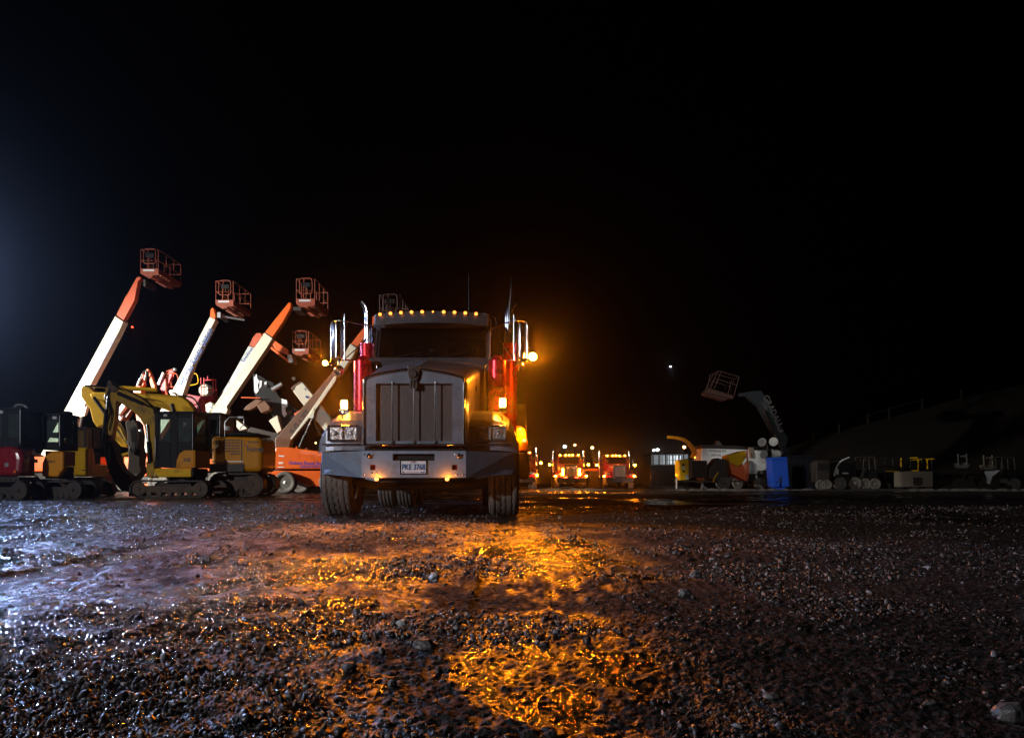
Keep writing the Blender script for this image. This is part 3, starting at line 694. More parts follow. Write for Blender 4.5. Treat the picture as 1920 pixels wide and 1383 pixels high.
    zr = 2.145 if sg < 0 else 2.21
    mb = MB(); mb.lathe([(.078, .0), (.075, -.02), (.05, -.045), (.0, -.055)], (xm+sg*(-.03), ym, zr), (0, 1, -.1), 22); mb.cyl((xm-sg*.03, ym, zr), (xm-sg*.02, ym, 2.3), .01)
    mb.build('convex_mirror', 'chrome', T, parent=br)
# mirror lamps
for x, z, r in ((-1.612, 2.25, .040), (1.51, 2.345, .062)):
    sg = 1 if x > 0 else -1
    mb = MB(); mb.cyl((x, 2.14, z), (x-sg*.10, 2.13, z-.035), .014); lr = mb.build('mirror_lamp', 'rod', T)
    MB().ball((x, 2.10, z), r, 14).build('lamp_bulb', 'lamp_flare' if x > 0 else 'lamp_big', T, parent=lr)
# windshield, dash, visor, roof lights
ws = MB()
ws.add([(-.798, 2.035, 2.315), (.798, 2.035, 2.315), (.798, 2.235, 2.80), (-.798, 2.235, 2.80)], [(0, 1, 2, 3)])
ws.build('windshield', 'windshield', T)
mb = MB(); mb.box(-.03, .03, 2.03, 2.05, 2.32, 2.33); mb.tube([(-.55, 2.02, 2.33), (-.15, 2.05, 2.40)], .006); mb.tube([(.1, 2.02, 2.33), (.5, 2.05, 2.40)], .006)
mb.build('wiper', 'black', T)
mb = MB(); mb.box(-.79, .79, 2.20, 2.5, 2.3125, 2.36); mb.build('dashboard', 'black', T, .01)
mb = MB(); mb.prism([(-.25, 2.37), (-.1, 2.37), (-.08, 2.41), (-.22, 2.42)], 2.2, 2.3); mb.prism([(-.55, 2.37), (-.3, 2.37), (-.38, 2.40), (-.5, 2.40)], 2.2, 2.3)
mb.build('dash_papers', 'textblue', T)
mb = MB()
for x in (-.42, .42): mb.box(x-.25, x+.25, 2.75, 2.9, 2.3125, 2.62)
mb.build('seat', 'black', T, .03)
mb = MB(); mb.lathe([(.2, -.012), (.215, 0), (.2, .012)], (.42, 2.62, 2.44), (0, 1, .4), 20); mb.build('steering_wheel', 'black', T)
def visor():
    mb = MB(); secs = []
    for x in (-.85, -.83, -.6, -.3, 0, .3, .6, .83, .85):
        bow = .09*(1-(x/.85)**2); up = .028*(1-(x/.85)**2); sh = .0 if abs(x) < .84 else .03
        secs.append([Vector((x, 1.93-bow+sh, 2.775+up)), Vector((x, 1.98-bow+sh, 2.955+up)), Vector((x, 2.3, 2.965+up)), Vector((x, 2.3, 2.94+up)), Vector((x, 2.0-bow, 2.935+up)), Vector((x, 1.955-bow, 2.775+up))])
    mb.loft(secs, 0, False); return mb
vs = visor().build('sun_visor', 'truck_dark', T, .004)
for i in range(10):
    x = -.755+i*.158; bow = .09*(1-(x/.85)**2); up = .028*(1-(x/.85)**2)
    b = MB().lathe([(.020, 0), (.020, -.02), (.012, -.028)], (x, 1.975-bow, 2.935+up), (0, 1, 0), 12).build('roof_marker_light', 'chrome', T)
    MB().ball((x, 1.945-bow, 2.935+up), .026 if i != 5 else .015, 8).build('marker_lens', 'lamp_marker', T, parent=b)
mb = MB()
for sg in (1,):
    mb.tube(smooth_path([(sg*.70, 2.15, 3.02), (sg*.90, 2.35, 3.015), (sg*.945, 2.4, 2.98), (sg*.96, 2.42, 2.82), (sg*.95, 2.42, 2.72)], 5), .015)
    mb.tube(smooth_path([(sg*.88, 2.3, 2.83), (sg*.93, 2.32, 2.80), (sg*.945, 2.35, 2.75)], 4), .014)
mb.build('grab_rail', 'rod', T)
MB().tube([(1.16, 2.2, 2.86), (1.16, 2.2, 3.1), (1.195, 2.2, 3.56)], [.014, .012, .004], 6).build('antenna', 'rod', T)
MB().tube([(.52, 2.6, 3.0), (.515, 2.6, 3.75)], [.004, .002], 5).build('radio_whip', 'darksteel', T)
# pillars chrome strip on the left cab edge
for sg in (-1, 1): MB().tube([(sg*.862, 2.02, 2.30), (sg*.868, 2.20, 2.78)], .013, 6).build('pillar_trim', 'chrome' if sg < 0 else 'truck_grey', T)
# tanks, battery box, side lamps, rear fender on both sides
for sg in (-1, 1):
    mb = MB(); mb.cyl((sg*.98, 2.1, .72), (sg*.98, 3.9, .72), .30, n=24)
    for y in (2.5, 3.5): mb.lathe([(.306, -.03), (.306, .03)], (sg*.98, y, .72), (0, 1, 0), 24)
    mb.build('fuel_tank', 'bumper', T)
    mb = MB(); p = [(y, z) for y, z in arc(5.6, .55, 1.45, 10, 170, 12)]; q = [(y, z) for y, z in arc(5.6, .55, 1.40, 170, 10, 12)]
    mb.prismx(p+q, sg*.62, sg*1.46)
    mb.build('rear_fender', 'darksteel', T)
mb = MB(); mb.prismx([(3.9, 1.05), (3.95, 1.5), (3.75, 2.55), (9.3, 2.55), (9.3, 1.05)], -1.2, 1.2)
for y in (4.6, 5.5, 6.4, 7.3, 8.2, 9.1): mb.box(-1.26, -1.201, y, y+.1, 1.05, 2.5); mb.box(1.201, 1.26, y, y+.1, 1.05, 2.5)
mb.box(-1.27, 1.27, 3.76, 9.32, 2.551, 2.66)
mb.build('dump_body', 'machine_red', T, .01)
# side marker bracket bulging beyond the right side
mb = MB(); mb.prism([(1.26, 1.0), (1.46, 1.02), (1.48, 1.15), (1.42, 1.40), (1.36, 1.46), (1.26, 1.46)], 4.0, 4.25)
sb = mb.build('side_light_box', 'amber_paint', T, .02)
MB().ball((1.34, 3.97, 1.40), .025, 10).build('side_light', 'lamp_mid', T, parent=sb)
MB().ball((1.41, 3.97, 1.20), .035, 10).build('side_light', 'lamp_mid', T, parent=sb)
mb = MB(); mb.prism([(1.30, .55), (1.46, .5), (1.52, .62), (1.50, .85), (1.44, .999), (1.26, .999)], 4.0, 4.9); mb.build('side_step_box', 'darksteel', T, .03)

# ------------------------------------------------------------------ far trucks
def far_truck(px, d, label, strips=True, wide=1.0, paint='machine_red', grp='trucks waiting with amber lights far behind'):
    G = Thing('parked_truck', label, 'truck', (X(px, d), d, 0), grp, world=False)
    mb = MB(); mb.box(-1.05, 1.05, 0, .1, .48, .82); mb.build('bumper', 'chrome', G, .02)
    mb = MB(); mb.box(-.42, .42, .12, .2, .95, 1.72); g = mb.build('grille', 'screen', G)
    mb = MB()
    for x in (-.45, .43): mb.box(x-.03, x+.05, .08, .2, .88, 1.80)
    mb.box(-.395, .395, .08, .2, 1.722, 1.80); mb.box(-.395, .395, .08, .2, .88, .948)
    for x in (-.2, 0, .2): mb.box(x-.012, x+.012, .08, .118, .95, 1.72)
    mb.build('grille_frame', 'chrome', G, .01)
    mb = MB(); mb.loft([hsec(.21, .5, .9, 1.72, 1.82), hsec(1.2, .6, 1.0, 1.80, 1.9), hsec(1.9, .7, 1.1, 1.85, 1.95)], 0, True); mb.build('hood', paint, G)
    for sg in (-1, 1):
        mb = MB(); mb.prismx(prof_o+prof_i, sg*.56, sg*1.1); mb.build('fender', paint, G, .05)
        b = MB().box(sg*.72, sg*1.02, .26, .33, 1.02, 1.2).build('headlight', 'lens', G, .01)
        rim = rim_mb((sg*1.0, 1.05, .5), .28, .3, sg, n=16).build('wheel', 'steel', G); tyre_mb((sg*1.0, 1.05, .5), .5, .3, n=24).build('tyre', 'rubber', G, parent=rim)
        rim = rim_mb((sg*1.0, 5.6, .5), .28, .5, sg, n=16).build('wheel', 'steel', G); tyre_mb((sg*.95, 5.6, .5), .5, .5, n=24).build('tyre', 'rubber', G, parent=rim)
        mb = MB(); mb.cyl((sg*1.2, 3.0, .9), (sg*1.2, 3.0, 3.0), .075); mb.build('exhaust_stack', 'chrome', G)
        mb = MB(); mb.cyl((sg*.88, 2.3, 2.2), (sg*1.38, 2.2, 2.2), .02); mb.box(sg*1.30, sg*1.42, 2.15, 2.2, 1.75, 2.3); mb.build('mirror', 'rod', G)
        MB().ball((sg*1.5, 2.1, 1.86), .085, 10).build('mirror_lamp', 'lamp_far', G)
        MB().ball((sg*1.16, .2, .97), .075, 10).build('turn_lamp', 'lamp_far', G)
        if strips:
            MB().box(sg*.56, sg*.70, -.02, .05, 1.0, 1.52).build('lit_headlight', 'lamp_strip', G, .02)
            mb = MB(); mb.prismx([(0, .84), (0, .90), (.1, .90), (.1, .84)], sg*.3, sg*.55); mb.build('tow_lamp', 'lamp_red' , G)
    mb = MB(); mb.prismx([(2.0, 1.0), (1.95, 1.96), (3.2, 1.96), (3.2, 1.0)], -.9, .9)
    mb.prismx([(2.25, 2.52), (2.4, 2.62), (3.2, 2.7), (3.2, 2.45)], -.86, .86); mb.box(-.86, -.78, 2.2, 3.2, 1.961, 2.45); mb.box(.78, .86, 2.2, 3.2, 1.961, 2.45); mb.box(-.78, .78, 3.1, 3.18, 1.961, 2.45)
    mb.build('cab', paint, G)
    MB().add([(-.78, 2.02, 1.97), (.78, 2.02, 1.97), (.78, 2.22, 2.46), (-.78, 2.22, 2.46)], [(0, 1, 2, 3)]).build('windshield', 'windshield', G)
    v = MB().prismx([(1.95, 2.46), (2.0, 2.62), (2.3, 2.64), (2.3, 2.60), (2.03, 2.58), (1.98, 2.46)], -.84, .84).build('sun_visor', 'darksteel', G)
    for x in (-.7, -.27, 0, .27, .7): MB().ball((x, 1.93, 2.60), .05, 8).build('roof_marker_light', 'lamp_far', G)
    mb = MB(); mb.box(-.5, .5, .3, 7, .55, .85); mb.build('chassis', 'darksteel', G)
    mb = MB(); mb.box(-1.2, 1.2, 3.5, 9, 1.0, 2.3); mb.build('dump_body', paint, G, .03)
    return G
far_truck(1071, 55, 'far truck with two tall lit lamps beside a pink framed grille', True)
far_truck(1162, 56, 'far truck with dark unlit grille, rightmost in the row of trucks', False)
far_truck(975, 50, 'far truck mostly hidden behind the large front truck', False)
mb = MB(); d = 60
mb.px([(1098, 878), (1134, 878), (1134, 882), (1098, 882)], d, 6); mb.px([(1104, 882.3), (1128, 882.3), (1128, 914), (1104, 914)], d, 5, 1)  # orange colour of the rail stands in for amber light on it
single(mb, 'trailer', ['orange', 'darksteel'], 'dark trailer with an amber lit top rail between the two far trucks', 'trailer', bevel=.03)

# the light these lamps throw: beacon lenses beam forward, with a little spill all round
for x, y, z, r, p, f in ((-.997, .60, 1.46, .05, 170, 190), (1.075, .60, 1.49, .05, 200, 240), (-1.612, 2.04, 2.25, .044, 160, 110), (1.51, 2.02, 2.345, .066, 300, 300), (-.445, -.06, .498, .03, 8, 0), (.41, -.06, .498, .03, 8, 0), (1.38, 3.95, 1.33, .05, 60, 0)):
    lamp('amber_lamp_light', 'POINT', (TX+x, TD+y+(.06 if f else 0), z), p, AMB, r)
    if f: lamp('amber_lamp_beam', 'SPOT', (TX+x, TD+y, z), f, AMB, r, (TX+x*.8, TD-8, z-1.7), 84, .9)
# ------------------------------------------------------------------ parts shared by the yard machines
def track(G, x0, x1, y0, y1, r, z0=0., mat='mud', name='track', rollers=5, sprocket=True):
    """crawler track running along X, from x0 to x1, between y0 and y1"""
    ca, cb = x0+r, x1-r; zc = z0+r; pts = []
    for k in range(9): a = math.radians(90+180*k/8); pts.append((ca+r*math.cos(a), zc+r*math.sin(a)))
    n = max(4, int((cb-ca)/.25))
    for k in range(1, n): pts.append((ca+(cb-ca)*k/n, zc-r))
    for k in range(9): a = math.radians(-90+180*k/8); pts.append((cb+r*math.cos(a), zc+r*math.sin(a)))
    for k in range(1, n): pts.append((cb-(cb-ca)*k/n, zc+r-.02*math.sin(math.pi*k/n)))
    inner = [(zz[0]+( (ca if zz[0] < ca else cb if zz[0] > cb else zz[0])-zz[0])*.12, zc+(zz[1]-zc)*.86) for zz in pts]
    mb = MB(); o = [[Vector((x, y, z)) for x, z in pts] for y in (y0, y1)]; i_ = [[Vector((x, y, z)) for x, z in inner] for y in (y0, y1)]
    mb.loft([i_[0], o[0], o[1], i_[1], i_[0]], caps=False)
    m = len(pts)
    per = 0
    for k in range(m):                       # grousers
        a, b = pts[k], pts[(k+1) % m]; L_ = math.dist(a, b); q = max(1, int(L_/.12))
        for j in range(q):
            t = (j+.5)/q; x, z = a[0]+(b[0]-a[0])*t, a[1]+(b[1]-a[1])*t
            dx, dz = (b[0]-a[0])/max(L_, 1e-6), (b[1]-a[1])/max(L_, 1e-6); nx, nz = dz, -dx
            if nx*(x-(ca+cb)/2)+nz*(z-zc) < 0: nx, nz = -nx, -nz
            mb.add([(x-dx*.02, y0, z-dz*.02), (x+dx*.02, y0, z+dz*.02), (x+dx*.02+nx*.02, y0, z+dz*.02+nz*.02), (x-dx*.02+nx*.02, y0, z-dz*.02+nz*.02)]+[(x-dx*.02, y1, z-dz*.02), (x+dx*.02, y1, z+dz*.02), (x+dx*.02+nx*.02, y1, z+dz*.02+nz*.02), (x-dx*.02+nx*.02, y1, z-dz*.02+nz*.02)],
                   [(0, 1, 2, 3), (7, 6, 5, 4), (3, 2, 6, 7), (0, 4, 5, 1), (1, 5, 6, 2), (0, 3, 7, 4)])
    tr = mb.build(name, ['darksteel'], G)
    mb = MB(); mb.box(ca, cb, y0+.06, y1-.04, zc-r*.45, zc+r*.35); mb.build('track_frame', mat, G, .02)
    for x in (ca, cb):
        MB().lathe([(r*.80, 0), (r*.80, .04), (r*.55, .05), (r*.5, .02), (r*.2, 0), (r*.18, -.05)], (x, y0+.05, zc), (0, 1, 0), 20).build('track_wheel', mat, G)
    for k in range(rollers):
        x = ca+(cb-ca)*(k+1)/(rollers+1); MB().lathe([(r*.3, -.02), (r*.3, .06)], (x, y0+.05, zc-r*.55), (0, 1, 0), 12).build('track_roller', mat, G)
def cab_px(G, outline, windows, d, t, mat='black', gl='glass', name='cab'):
    """hollow cab: outline and window openings read at distance d; posts and panels all round, glass in the openings"""
    xs = [X(p[0], d) for p in outline]; zs = [Z(p[1], d) for p in outline]
    c = MB()
    x0, x1, z0, z1 = min(xs), max(xs), min(zs), max(zs)
    # side walls as frames: strips between windows (window = (x0,y0,x1,y1) pixels)
    for yy in (d, d+t-.05):
        cols = sorted(windows, key=lambda w: w[0]); prev = x0
        for (a, b, e, f) in cols:
            xa, xb, zt, zb_ = X(a, d), X(e, d), Z(b, d), Z(f, d)
            if xa > prev+.005: c.box(prev, xa, yy, yy+.05, z0, z1)
            c.box(xa, xb, yy, yy+.05, z0, zb_); c.box(xa, xb, yy, yy+.05, zt, z1); prev = xb
        if prev < x1-.005: c.box(prev, x1, yy, yy+.05, z0, z1)
    c.box(x0-.03, x1+.03, d-.03, d+t+.03, z1+.001, z1+.07)
    c.box(x0+.002, x1-.002, d+.051, d+t-.051, z0, z0+.05)
    for xx in (x0, x1-.05):
        zb_ = Z(max(w[3] for w in windows), d)
        c.box(xx, xx+.05, d+.051, d+t-.051, z0+.051, zb_); c.box(xx, xx+.05, d+.051, d+.13, zb_+.001, z1); c.box(xx, xx+.05, d+t-.13, d+t-.051, zb_+.001, z1)
    cab_ = c.build(name, mat, G, .012)
    for (a, b, e, f) in windows:
        MB().box(X(a, d)+.002, X(e, d)-.002, d+.02, d+.026, Z(f, d)+.002, Z(b, d)-.002).build('window', gl, G, parent=cab_)
    for (a, b, e, f) in windows[:1]:
        MB().box(X(a, d)+.002, X(e, d)-.002, d+t-.03, d+t-.024, Z(f, d)+.002, Z(b, d)-.002).build('window', gl, G, parent=cab_)
    MB().box(x1-.03, x1-.024, d+.135, d+t-.135, Z(max(w[3] for w in windows), d)+.01, z1-.01).build('window', gl, G, parent=cab_)
    r = MB(); r.tube(smooth_path([(x0+.06, d-.02, z0+.25), (x0+.06, d-.08, z0+.32), (x0+.06, d-.08, z0+.9), (x0+.06, d-.02, z0+.97)], 4), .014, 6); r.build('grab_handle', 'steel', G, parent=cab_)
    r = MB(); r.box(x0+.3, x0+.42, d-.06, d-.001, z1-.10, z1-.02); r.build('cab_work_light', 'offwhite', G, .01, parent=cab_)
    r = MB(); r.tube([(x1-.01, d-.012, z0+.1), (x1-.01, d-.012, z1)], .010, 6); r.build('rain_gutter', 'steel', G, parent=cab_)
    xc = (x0+x1)/2
    s = MB(); zf = z0+.05; s.box(xc-.24, xc+.24, d+t*.3, d+t*.7, zf+.3, zf+.45); s.box(xc+.12, xc+.26, d+t*.3, d+t*.7, zf+.451, zf+1.05)
    s.build('operator_seat', 'black', G, .03)
    return cab_
def ram(G, p0, p1, d, r=.05, split=.5, barrel='black', name='hydraulic_ram'):
    a, b = Vector((X(p0[0], d), d, Z(p0[1], d))), Vector((X(p1[0], d), d, Z(p1[1], d)))
    m_ = a+(b-a)*split
    mb = MB(); mb.cyl(a, m_, r, n=14); mb.cyl(m_, b, r*.55, n=12, mi=1)
    return mb.build(name, [barrel, 'rod'], G)
def hose(G, pts, d, r=.02, mat='black', name='hose'):
    mb = MB(); mb.tube(smooth_path([(X(a, d), d, Z(b, d)) for a, b in pts], 5), r, 6); return mb.build(name, mat, G)

# ------------------------------------------------------------------ excavator in front of the row (arm folded down)
d = 23.0
E = Thing('excavator', 'yellow compact excavator with muddy arm folded down and black framed cab, side on', 'excavator', (X(325, d), d+1, 0))
mb = MB(); mb.px([(200, 737), (205, 728), (214, 728), (240, 733), (262, 744), (286, 764), (293, 782), (293, 826), (290, 868), (284, 878), (276, 872), (274, 826), (271, 800), (262, 784), (247, 769), (228, 757), (214, 748)], d+.6, .32)
mb.build('boom', 'yellow_dirty', E, .025)
mb = MB(); mb.px([(197, 728), (204, 717), (214, 724), (218, 744), (215, 786), (209, 822), (200, 832), (196, 826), (199, 786), (196, 745)], d+.62, .26)
mb.build('arm', 'yellow_dirty', E, .025)
mb = MB()
mb.px([(202, 712), (208, 714), (212, 722), (222, 728), (216, 736), (206, 734), (200, 724)], d+.56, .40); mb.build('arm_pivot', 'mud', E, .02)
mb = MB(); mb.px([(196, 828), (208, 826), (214, 842), (219, 862), (228, 880), (243, 892), (246, 904), (240, 917), (228, 921), (214, 905), (202, 880), (196, 855)], d+.5, .4)
for k in range(3): mb.px([(241, 893), (249, 902), (245, 908)], d+.52+k*.12, .06)
mb.build('bucket', 'mud', E, .02)
ram(E, (221, 737), (283, 763), d+.52, .06, .75); ram(E, (281, 868), (275, 795), d+.5, .055, .55)
ram(E, (194, 822), (201, 742), d+.55, .05, .7)
hose(E, [(210, 720), (226, 724), (250, 738), (275, 752), (290, 772), (292, 800)], d+.52)
hose(E, [(204, 730), (199, 750), (206, 770), (199, 800), (202, 822)], d+.56)
hose(E, [(206, 728), (203, 748), (210, 775), (204, 806)], d+.54)
mb = MB(); mb.px([(273, 866), (280, 862), (288, 866), (290, 885), (284, 896), (275, 894)], d+.5, .5); mb.build('boom_bracket', 'yellow_dirty', E, .03)
cab_px(E, [(290, 775), (290, 876), (362, 876), (362, 775)], [(297, 786, 319, 828), (333, 782, 358, 828)], d+.1, 1.2)
mb = MB(); mb.px([(290, 877.5), (358, 877.5), (358, 894), (286, 894)], d+.05, 1.3); e1 = mb.build('upper_frame', 'yellow', E, .03)
mb = MB(); mb.px([(330, 876.5), (331, 862), (336, 850), (345, 843.5), (363.5, 843.5), (363.5, 876.5)], d+.02, .06); mb.px([(363.6, 843.5), (366, 843.5), (366, 876.5), (363.6, 876.5)], d+.02, 1.15)
mb.build('side_panel', 'amber_paint', E, .02)
mb = MB(); mb.px([(358.5, 877), (363, 877), (363, 893), (358.5, 893)], d+.06, 1.1); mb.build('rear_panel', 'black', E, .02)
text('308', .16, (X(350, d), d+.015, Z(862, d)), 0, 'textdark', E)
MB().cyl((X(291, d), d-.03, Z(890.5, d)), (X(291, d), d+.03, Z(890.5, d)), .03).build('work_light', 'offwhite', E)
mb = MB(); mb.cyl((X(325, d), d+1, .45), (X(325, d), d+1, .66), .55, n=28); mb.box(X(300, d), X(350, d), d+.3, d+1.7, .3, .46); mb.build('slew_ring', 'darksteel', E)
for yy in (d, d+1.55): track(E, X(243, d), X(389, d), yy, yy+.42, .265)
mb = MB(); mb.prismx([(d+.1, .02), (d+1.9, .02), (d+1.9, .36), (d+.1, .36)], X(238, d), X(241, d)); mb.build('dozer_blade', 'darksteel', E, .02)

# ------------------------------------------------------------------ large excavator behind it (boom reaching left over it)
d = 25.0
E = Thing('excavator', 'large amber yellow excavator with long boom reaching left and rounded engine body', 'excavator', (X(452, d), d+1.3, 0))
mb = MB(); mb.px([(168, 738), (176, 735), (240, 735), (300, 738), (338, 742), (352, 752), (362, 766), (367, 782), (352, 782), (332, 776), (300, 764), (270, 758), (200, 752), (172, 748)], d+.9, .4)
mb.build('boom', 'yellow', E, .04)
mb = MB(); mb.px([(151, 729), (155, 722), (165, 724), (190, 745), (216, 785), (240, 830), (237, 838), (228, 838), (205, 812), (192, 797), (182, 801), (174, 790), (168, 766), (152, 744)], d+.95, .3)
mb.build('arm', 'yellow', E, .03)
ram(E, (295, 731), (160, 723), d+.85, .075, .52, 'yellow'); ram(E, (322, 757), (336, 806), d+.8, .07, .4, 'mud'); ram(E, (176, 745), (235, 826), d+.8, .06, .6)
mb = MB(); mb.lathe([(.16, -.03), (.16, .05), (.09, .07)], (X(189, d), d+.86, Z(740, d)), (0, 1, 0), 18); mb.build('boom_pin', 'steel', E)
mb = MB(); mb.px([(234, 792), (240, 786), (246, 789), (250, 786), (257, 794), (261, 815), (260, 838), (263, 850), (262, 872), (266, 882), (258, 893), (246, 908), (232, 905), (226, 892), (238, 884), (240, 862), (240, 836), (238, 812)], d+.7, .45)
for k in range(4): mb.px([(226, 892), (222, 899), (232, 903)], d+.72+k*.12, .06)
mb.build('bucket', 'mud', E, .03)
mb = MB(); mb.px([(243, 800), (252, 797), (256, 818), (252, 852), (244, 850), (246, 822)], d+.66, .03); mb.build('wear_plate', 'darksteel', E, .008); mb = MB(); mb.px([(236, 890), (258, 888), (256, 892), (238, 896)], d+.66, .03); mb.build('cutting_edge', 'steel', E, .008)
MB().lathe([(.09, 0), (.09, -.05), (.04, -.06)], (X(247, d), d+.69, Z(806, d)), (0, 1, 0), 14).build('pivot_pin', 'steel', E)
ram(E, (226, 800), (248, 850), d+.6, .05, .5, 'yellow_dirty')
mb = MB(); mb.px([(209, 822), (213, 817), (236, 826), (235, 832)], d+.78, .08); mb.px([(220, 853), (240, 847), (241, 852), (221, 858)], d+.75, .1); mb.build('bucket_link', 'yellow', E, .01)
mb = MB(); mb.tube(smooth_path([(X(176, d), d+.8, Z(750, d)), (X(172, d), d+.8, Z(735, d)), (X(188, d), d+.8, Z(730, d)), (X(215, d), d+.8, Z(734, d))], 5), .022, 6); mb.build('hose', 'steel', E)
hose(E, [(335, 742), (360, 745), (372, 760), (377, 776)], d+.85, .03)
cab_px(E, [(364, 777), (364, 858), (413, 858), (413, 777)], [(368, 781, 388, 813), (396, 785, 407, 813)], d+.1, 1.5)
mb = MB(); q = [(395, 884), (395, 817), (489, 819), (491, 850), (490, 884)]
mb.px(q, d, 1.6); mb.build('engine_body', 'amber_paint', E, .16, seg=4)
mb = MB(); mb.px([(392, 869), (457, 869), (457, 884), (392, 885)], d-.06, .058); mb.build('sill_panel', 'darksteel', E, .01)
mb = MB(); mb.px([(452, 823), (454, 822), (454, 885), (452, 885)], d-.008, .01); mb.px([(420, 823), (421, 823), (421, 868), (420, 868)], d-.008, .01); mb.px([(395, 864), (456, 864), (456, 865.4), (395, 865.4)], d-.02, .02, 1); mb.build('panel_seams', ['textdark', 'steel'], E)
for r_ in range(6):
    mb = MB()
    for c_ in range(11):
        a = 421.5+c_*2.6; b = 823+r_*5.2
        if r_ == 5 and c_ < 4: continue
        mb.px([(a, b), (a+1.7, b), (a+1.7, b+3.2), (a, b+3.2)], d-.006, .008)
    mb.build('vent_row', 'textdark', E)
mb = MB(); mb.px([(396, 846), (398, 843), (410, 832), (410, 834.5), (398, 846)], d-.01, .009); mb.build('side_stripe', 'textwhite', E)
text('205S', .19, (X(405, d)-.02, d-.006, Z(829, d)), 0, 'textdark', E); text('Holmes', .26, (X(478, d), d-.006, Z(842, d)), 0, 'textdark', E, width=.7); text('330 674', .11, (X(474, d), d-.006, Z(828.5, d)), 0, 'textdark', E)
mb = MB(); mb.px([(457, 834), (466, 834), (466, 836), (457, 836)], d-.006, .007); mb.build('warning_strip', 'machine_red', E)
mb = MB(); mb.px([(422, 817), (426, 811), (436, 808), (462, 808), (466, 812), (483, 811), (487, 817)], d+.1, 1.3); mb.build('engine_cover', 'black', E, .06)
mb = MB(); mb.tube([(X(421, d), d+.05, Z(818, d)), (X(421, d), d+.05, Z(791, d)), (X(429, d), d+.05, Z(782, d)), (X(452, d), d+.05, Z(781, d)), (X(456, d), d+.05, Z(784, d)), (X(457, d), d+.05, Z(793, d)), (X(448, d), d+.05, Z(805, d))], .018, 6)
mb.build('mirror_rail', 'steel', E)
mb = MB(); mb.box(X(446, d), X(456, d), d+.0, d+.08, Z(784, d), Z(780, d)); mb.build('service_lamp_housing', 'lamp_white' if False else 'white', E, .01)
mb = MB(); mb.lathe([(.09, 0), (.10, .1), (.08, .14)], (X(424, d), d+.1, Z(806, d)), (0, 0, 1), 12); mb.build('filter_bowl', 'offwhite', E)
mb = MB(); mb.cyl((X(445, d), d+.9, .75), (X(445, d), d+.9, 1.0), .7, n=28); mb.box(X(415, d), X(475, d), d+.4, d+1.5, .45, .76); mb.build('slew_ring', 'darksteel', E)
for yy in (d, d+1.35): track(E, X(391, d), X(493, d), yy, yy+.45, .40)

# ------------------------------------------------------------------ red mini digger at the left edge
d = 19.2
E = Thing('mini_excavator', 'dark red mini excavator cut off by the left edge, seen from behind', 'excavator', (X(25, d), d+1, 0))
cab_px(E, [(-22, 768), (-22, 838), (39, 838), (39, 768)], [(-16, 776, 4, 820), (14, 776, 35, 820)], d+.05, .86)
mb = MB(); mb.tube(smooth_path([(X(2, d), d+.4, Z(768, d)), (X(12, d), d+.4, Z(756, d)), (X(26, d), d+.4, Z(757, d)), (X(33, d), d+.4, Z(763, d))], 5), .035, 8); mb.build('roof_rail', 'steel', E)
mb = MB(); mb.px([(-38, 892), (-40, 850), (-20, 837), (20, 836), (36, 842), (40, 860), (38, 884), (32, 892)], d-.1, .4); mb.build('counterweight', 'machine_red', E, .12, seg=3)
mb = MB(); mb.px([(-30, 840), (39, 840), (39, 892), (-30, 892)], d+.31, .6); mb.build('engine_cover', 'machine_red', E, .05)
mb = MB(); x = X(39, d); mb.box(x+.001, x+.004, d+.52, d+.68, Z(866, d), Z(859, d)); mb.build('sticker', 'rock_pale', E)
text('Holmes', .11, (X(39, d)+.003, d+.62, Z(849, d)), 0, 'textwhite', E, facing='right')
MB().lathe([(.07, 0), (.07, -.02)], (X(18, d), d-.1, Z(871, d)), (0, 1, 0), 4).build('hazard_diamond', 'steel', E)
MB().lathe([(.04, 0), (.035, -.03)], (X(34, d), d-.105, Z(884, d)), (0, 1, 0), 12).build('tail_lamp', 'lamp_red' if False else 'orange', E)
mb = MB(); mb.px([(-60, 893.5), (36, 893.5), (36, 903), (-60, 903)], d+.1, .8); mb.build('slew_ring', 'darksteel', E)
for yy in (d, d+.72): track(E, X(-85, d), X(50, d), yy, yy+.28, .26, mat='darksteel')
# ------------------------------------------------------------------ amber mini digger beside it
d = 20.2
E = Thing('mini_excavator', 'amber mini excavator with boxy black cab, seen from behind beside the red one', 'excavator', (X(115, d), d+1, 0))
cab_px(E, [(80, 779), (80, 843), (113, 843), (113, 779)], [(86, 787, 109, 828)], d+.05, .83)
mb = MB(); mb.px([(77, 893), (78, 868), (84, 853), (95, 846.5), (118, 846), (118, 880), (112, 886), (108, 894)], d-.02, .25); mb.build('counterweight', 'amber_paint', E, .06, seg=3)
mb = MB(); mb.px([(84, 845), (118, 845), (118, 873), (84, 873)], d+.24, .6); mb.build('engine_cover', 'amber_paint', E, .03)
mb = MB(); mb.px([(84, 874), (116, 874), (116, 897), (84, 897)], d+.24, .58); mb.build('rear_panel', 'black', E, .02)
text('305.5', .10, (X(97, d), d-.026, Z(865, d)), 0, 'textdark', E)
MB().lathe([(.03, 0), (.03, .02)], (X(116, d), d+.5, Z(887, d)), (1, 0, 0), 10).build('tail_lamp', 'machine_red', E)
mb = MB(); mb.px([(75, 897.5), (125, 897.5), (125, 905), (75, 905)], d+.1, .8); mb.build('slew_ring', 'darksteel', E)
for yy in (d, d+.72): track(E, X(52, d), X(152, d), yy, yy+.28, .26, mat='darksteel')
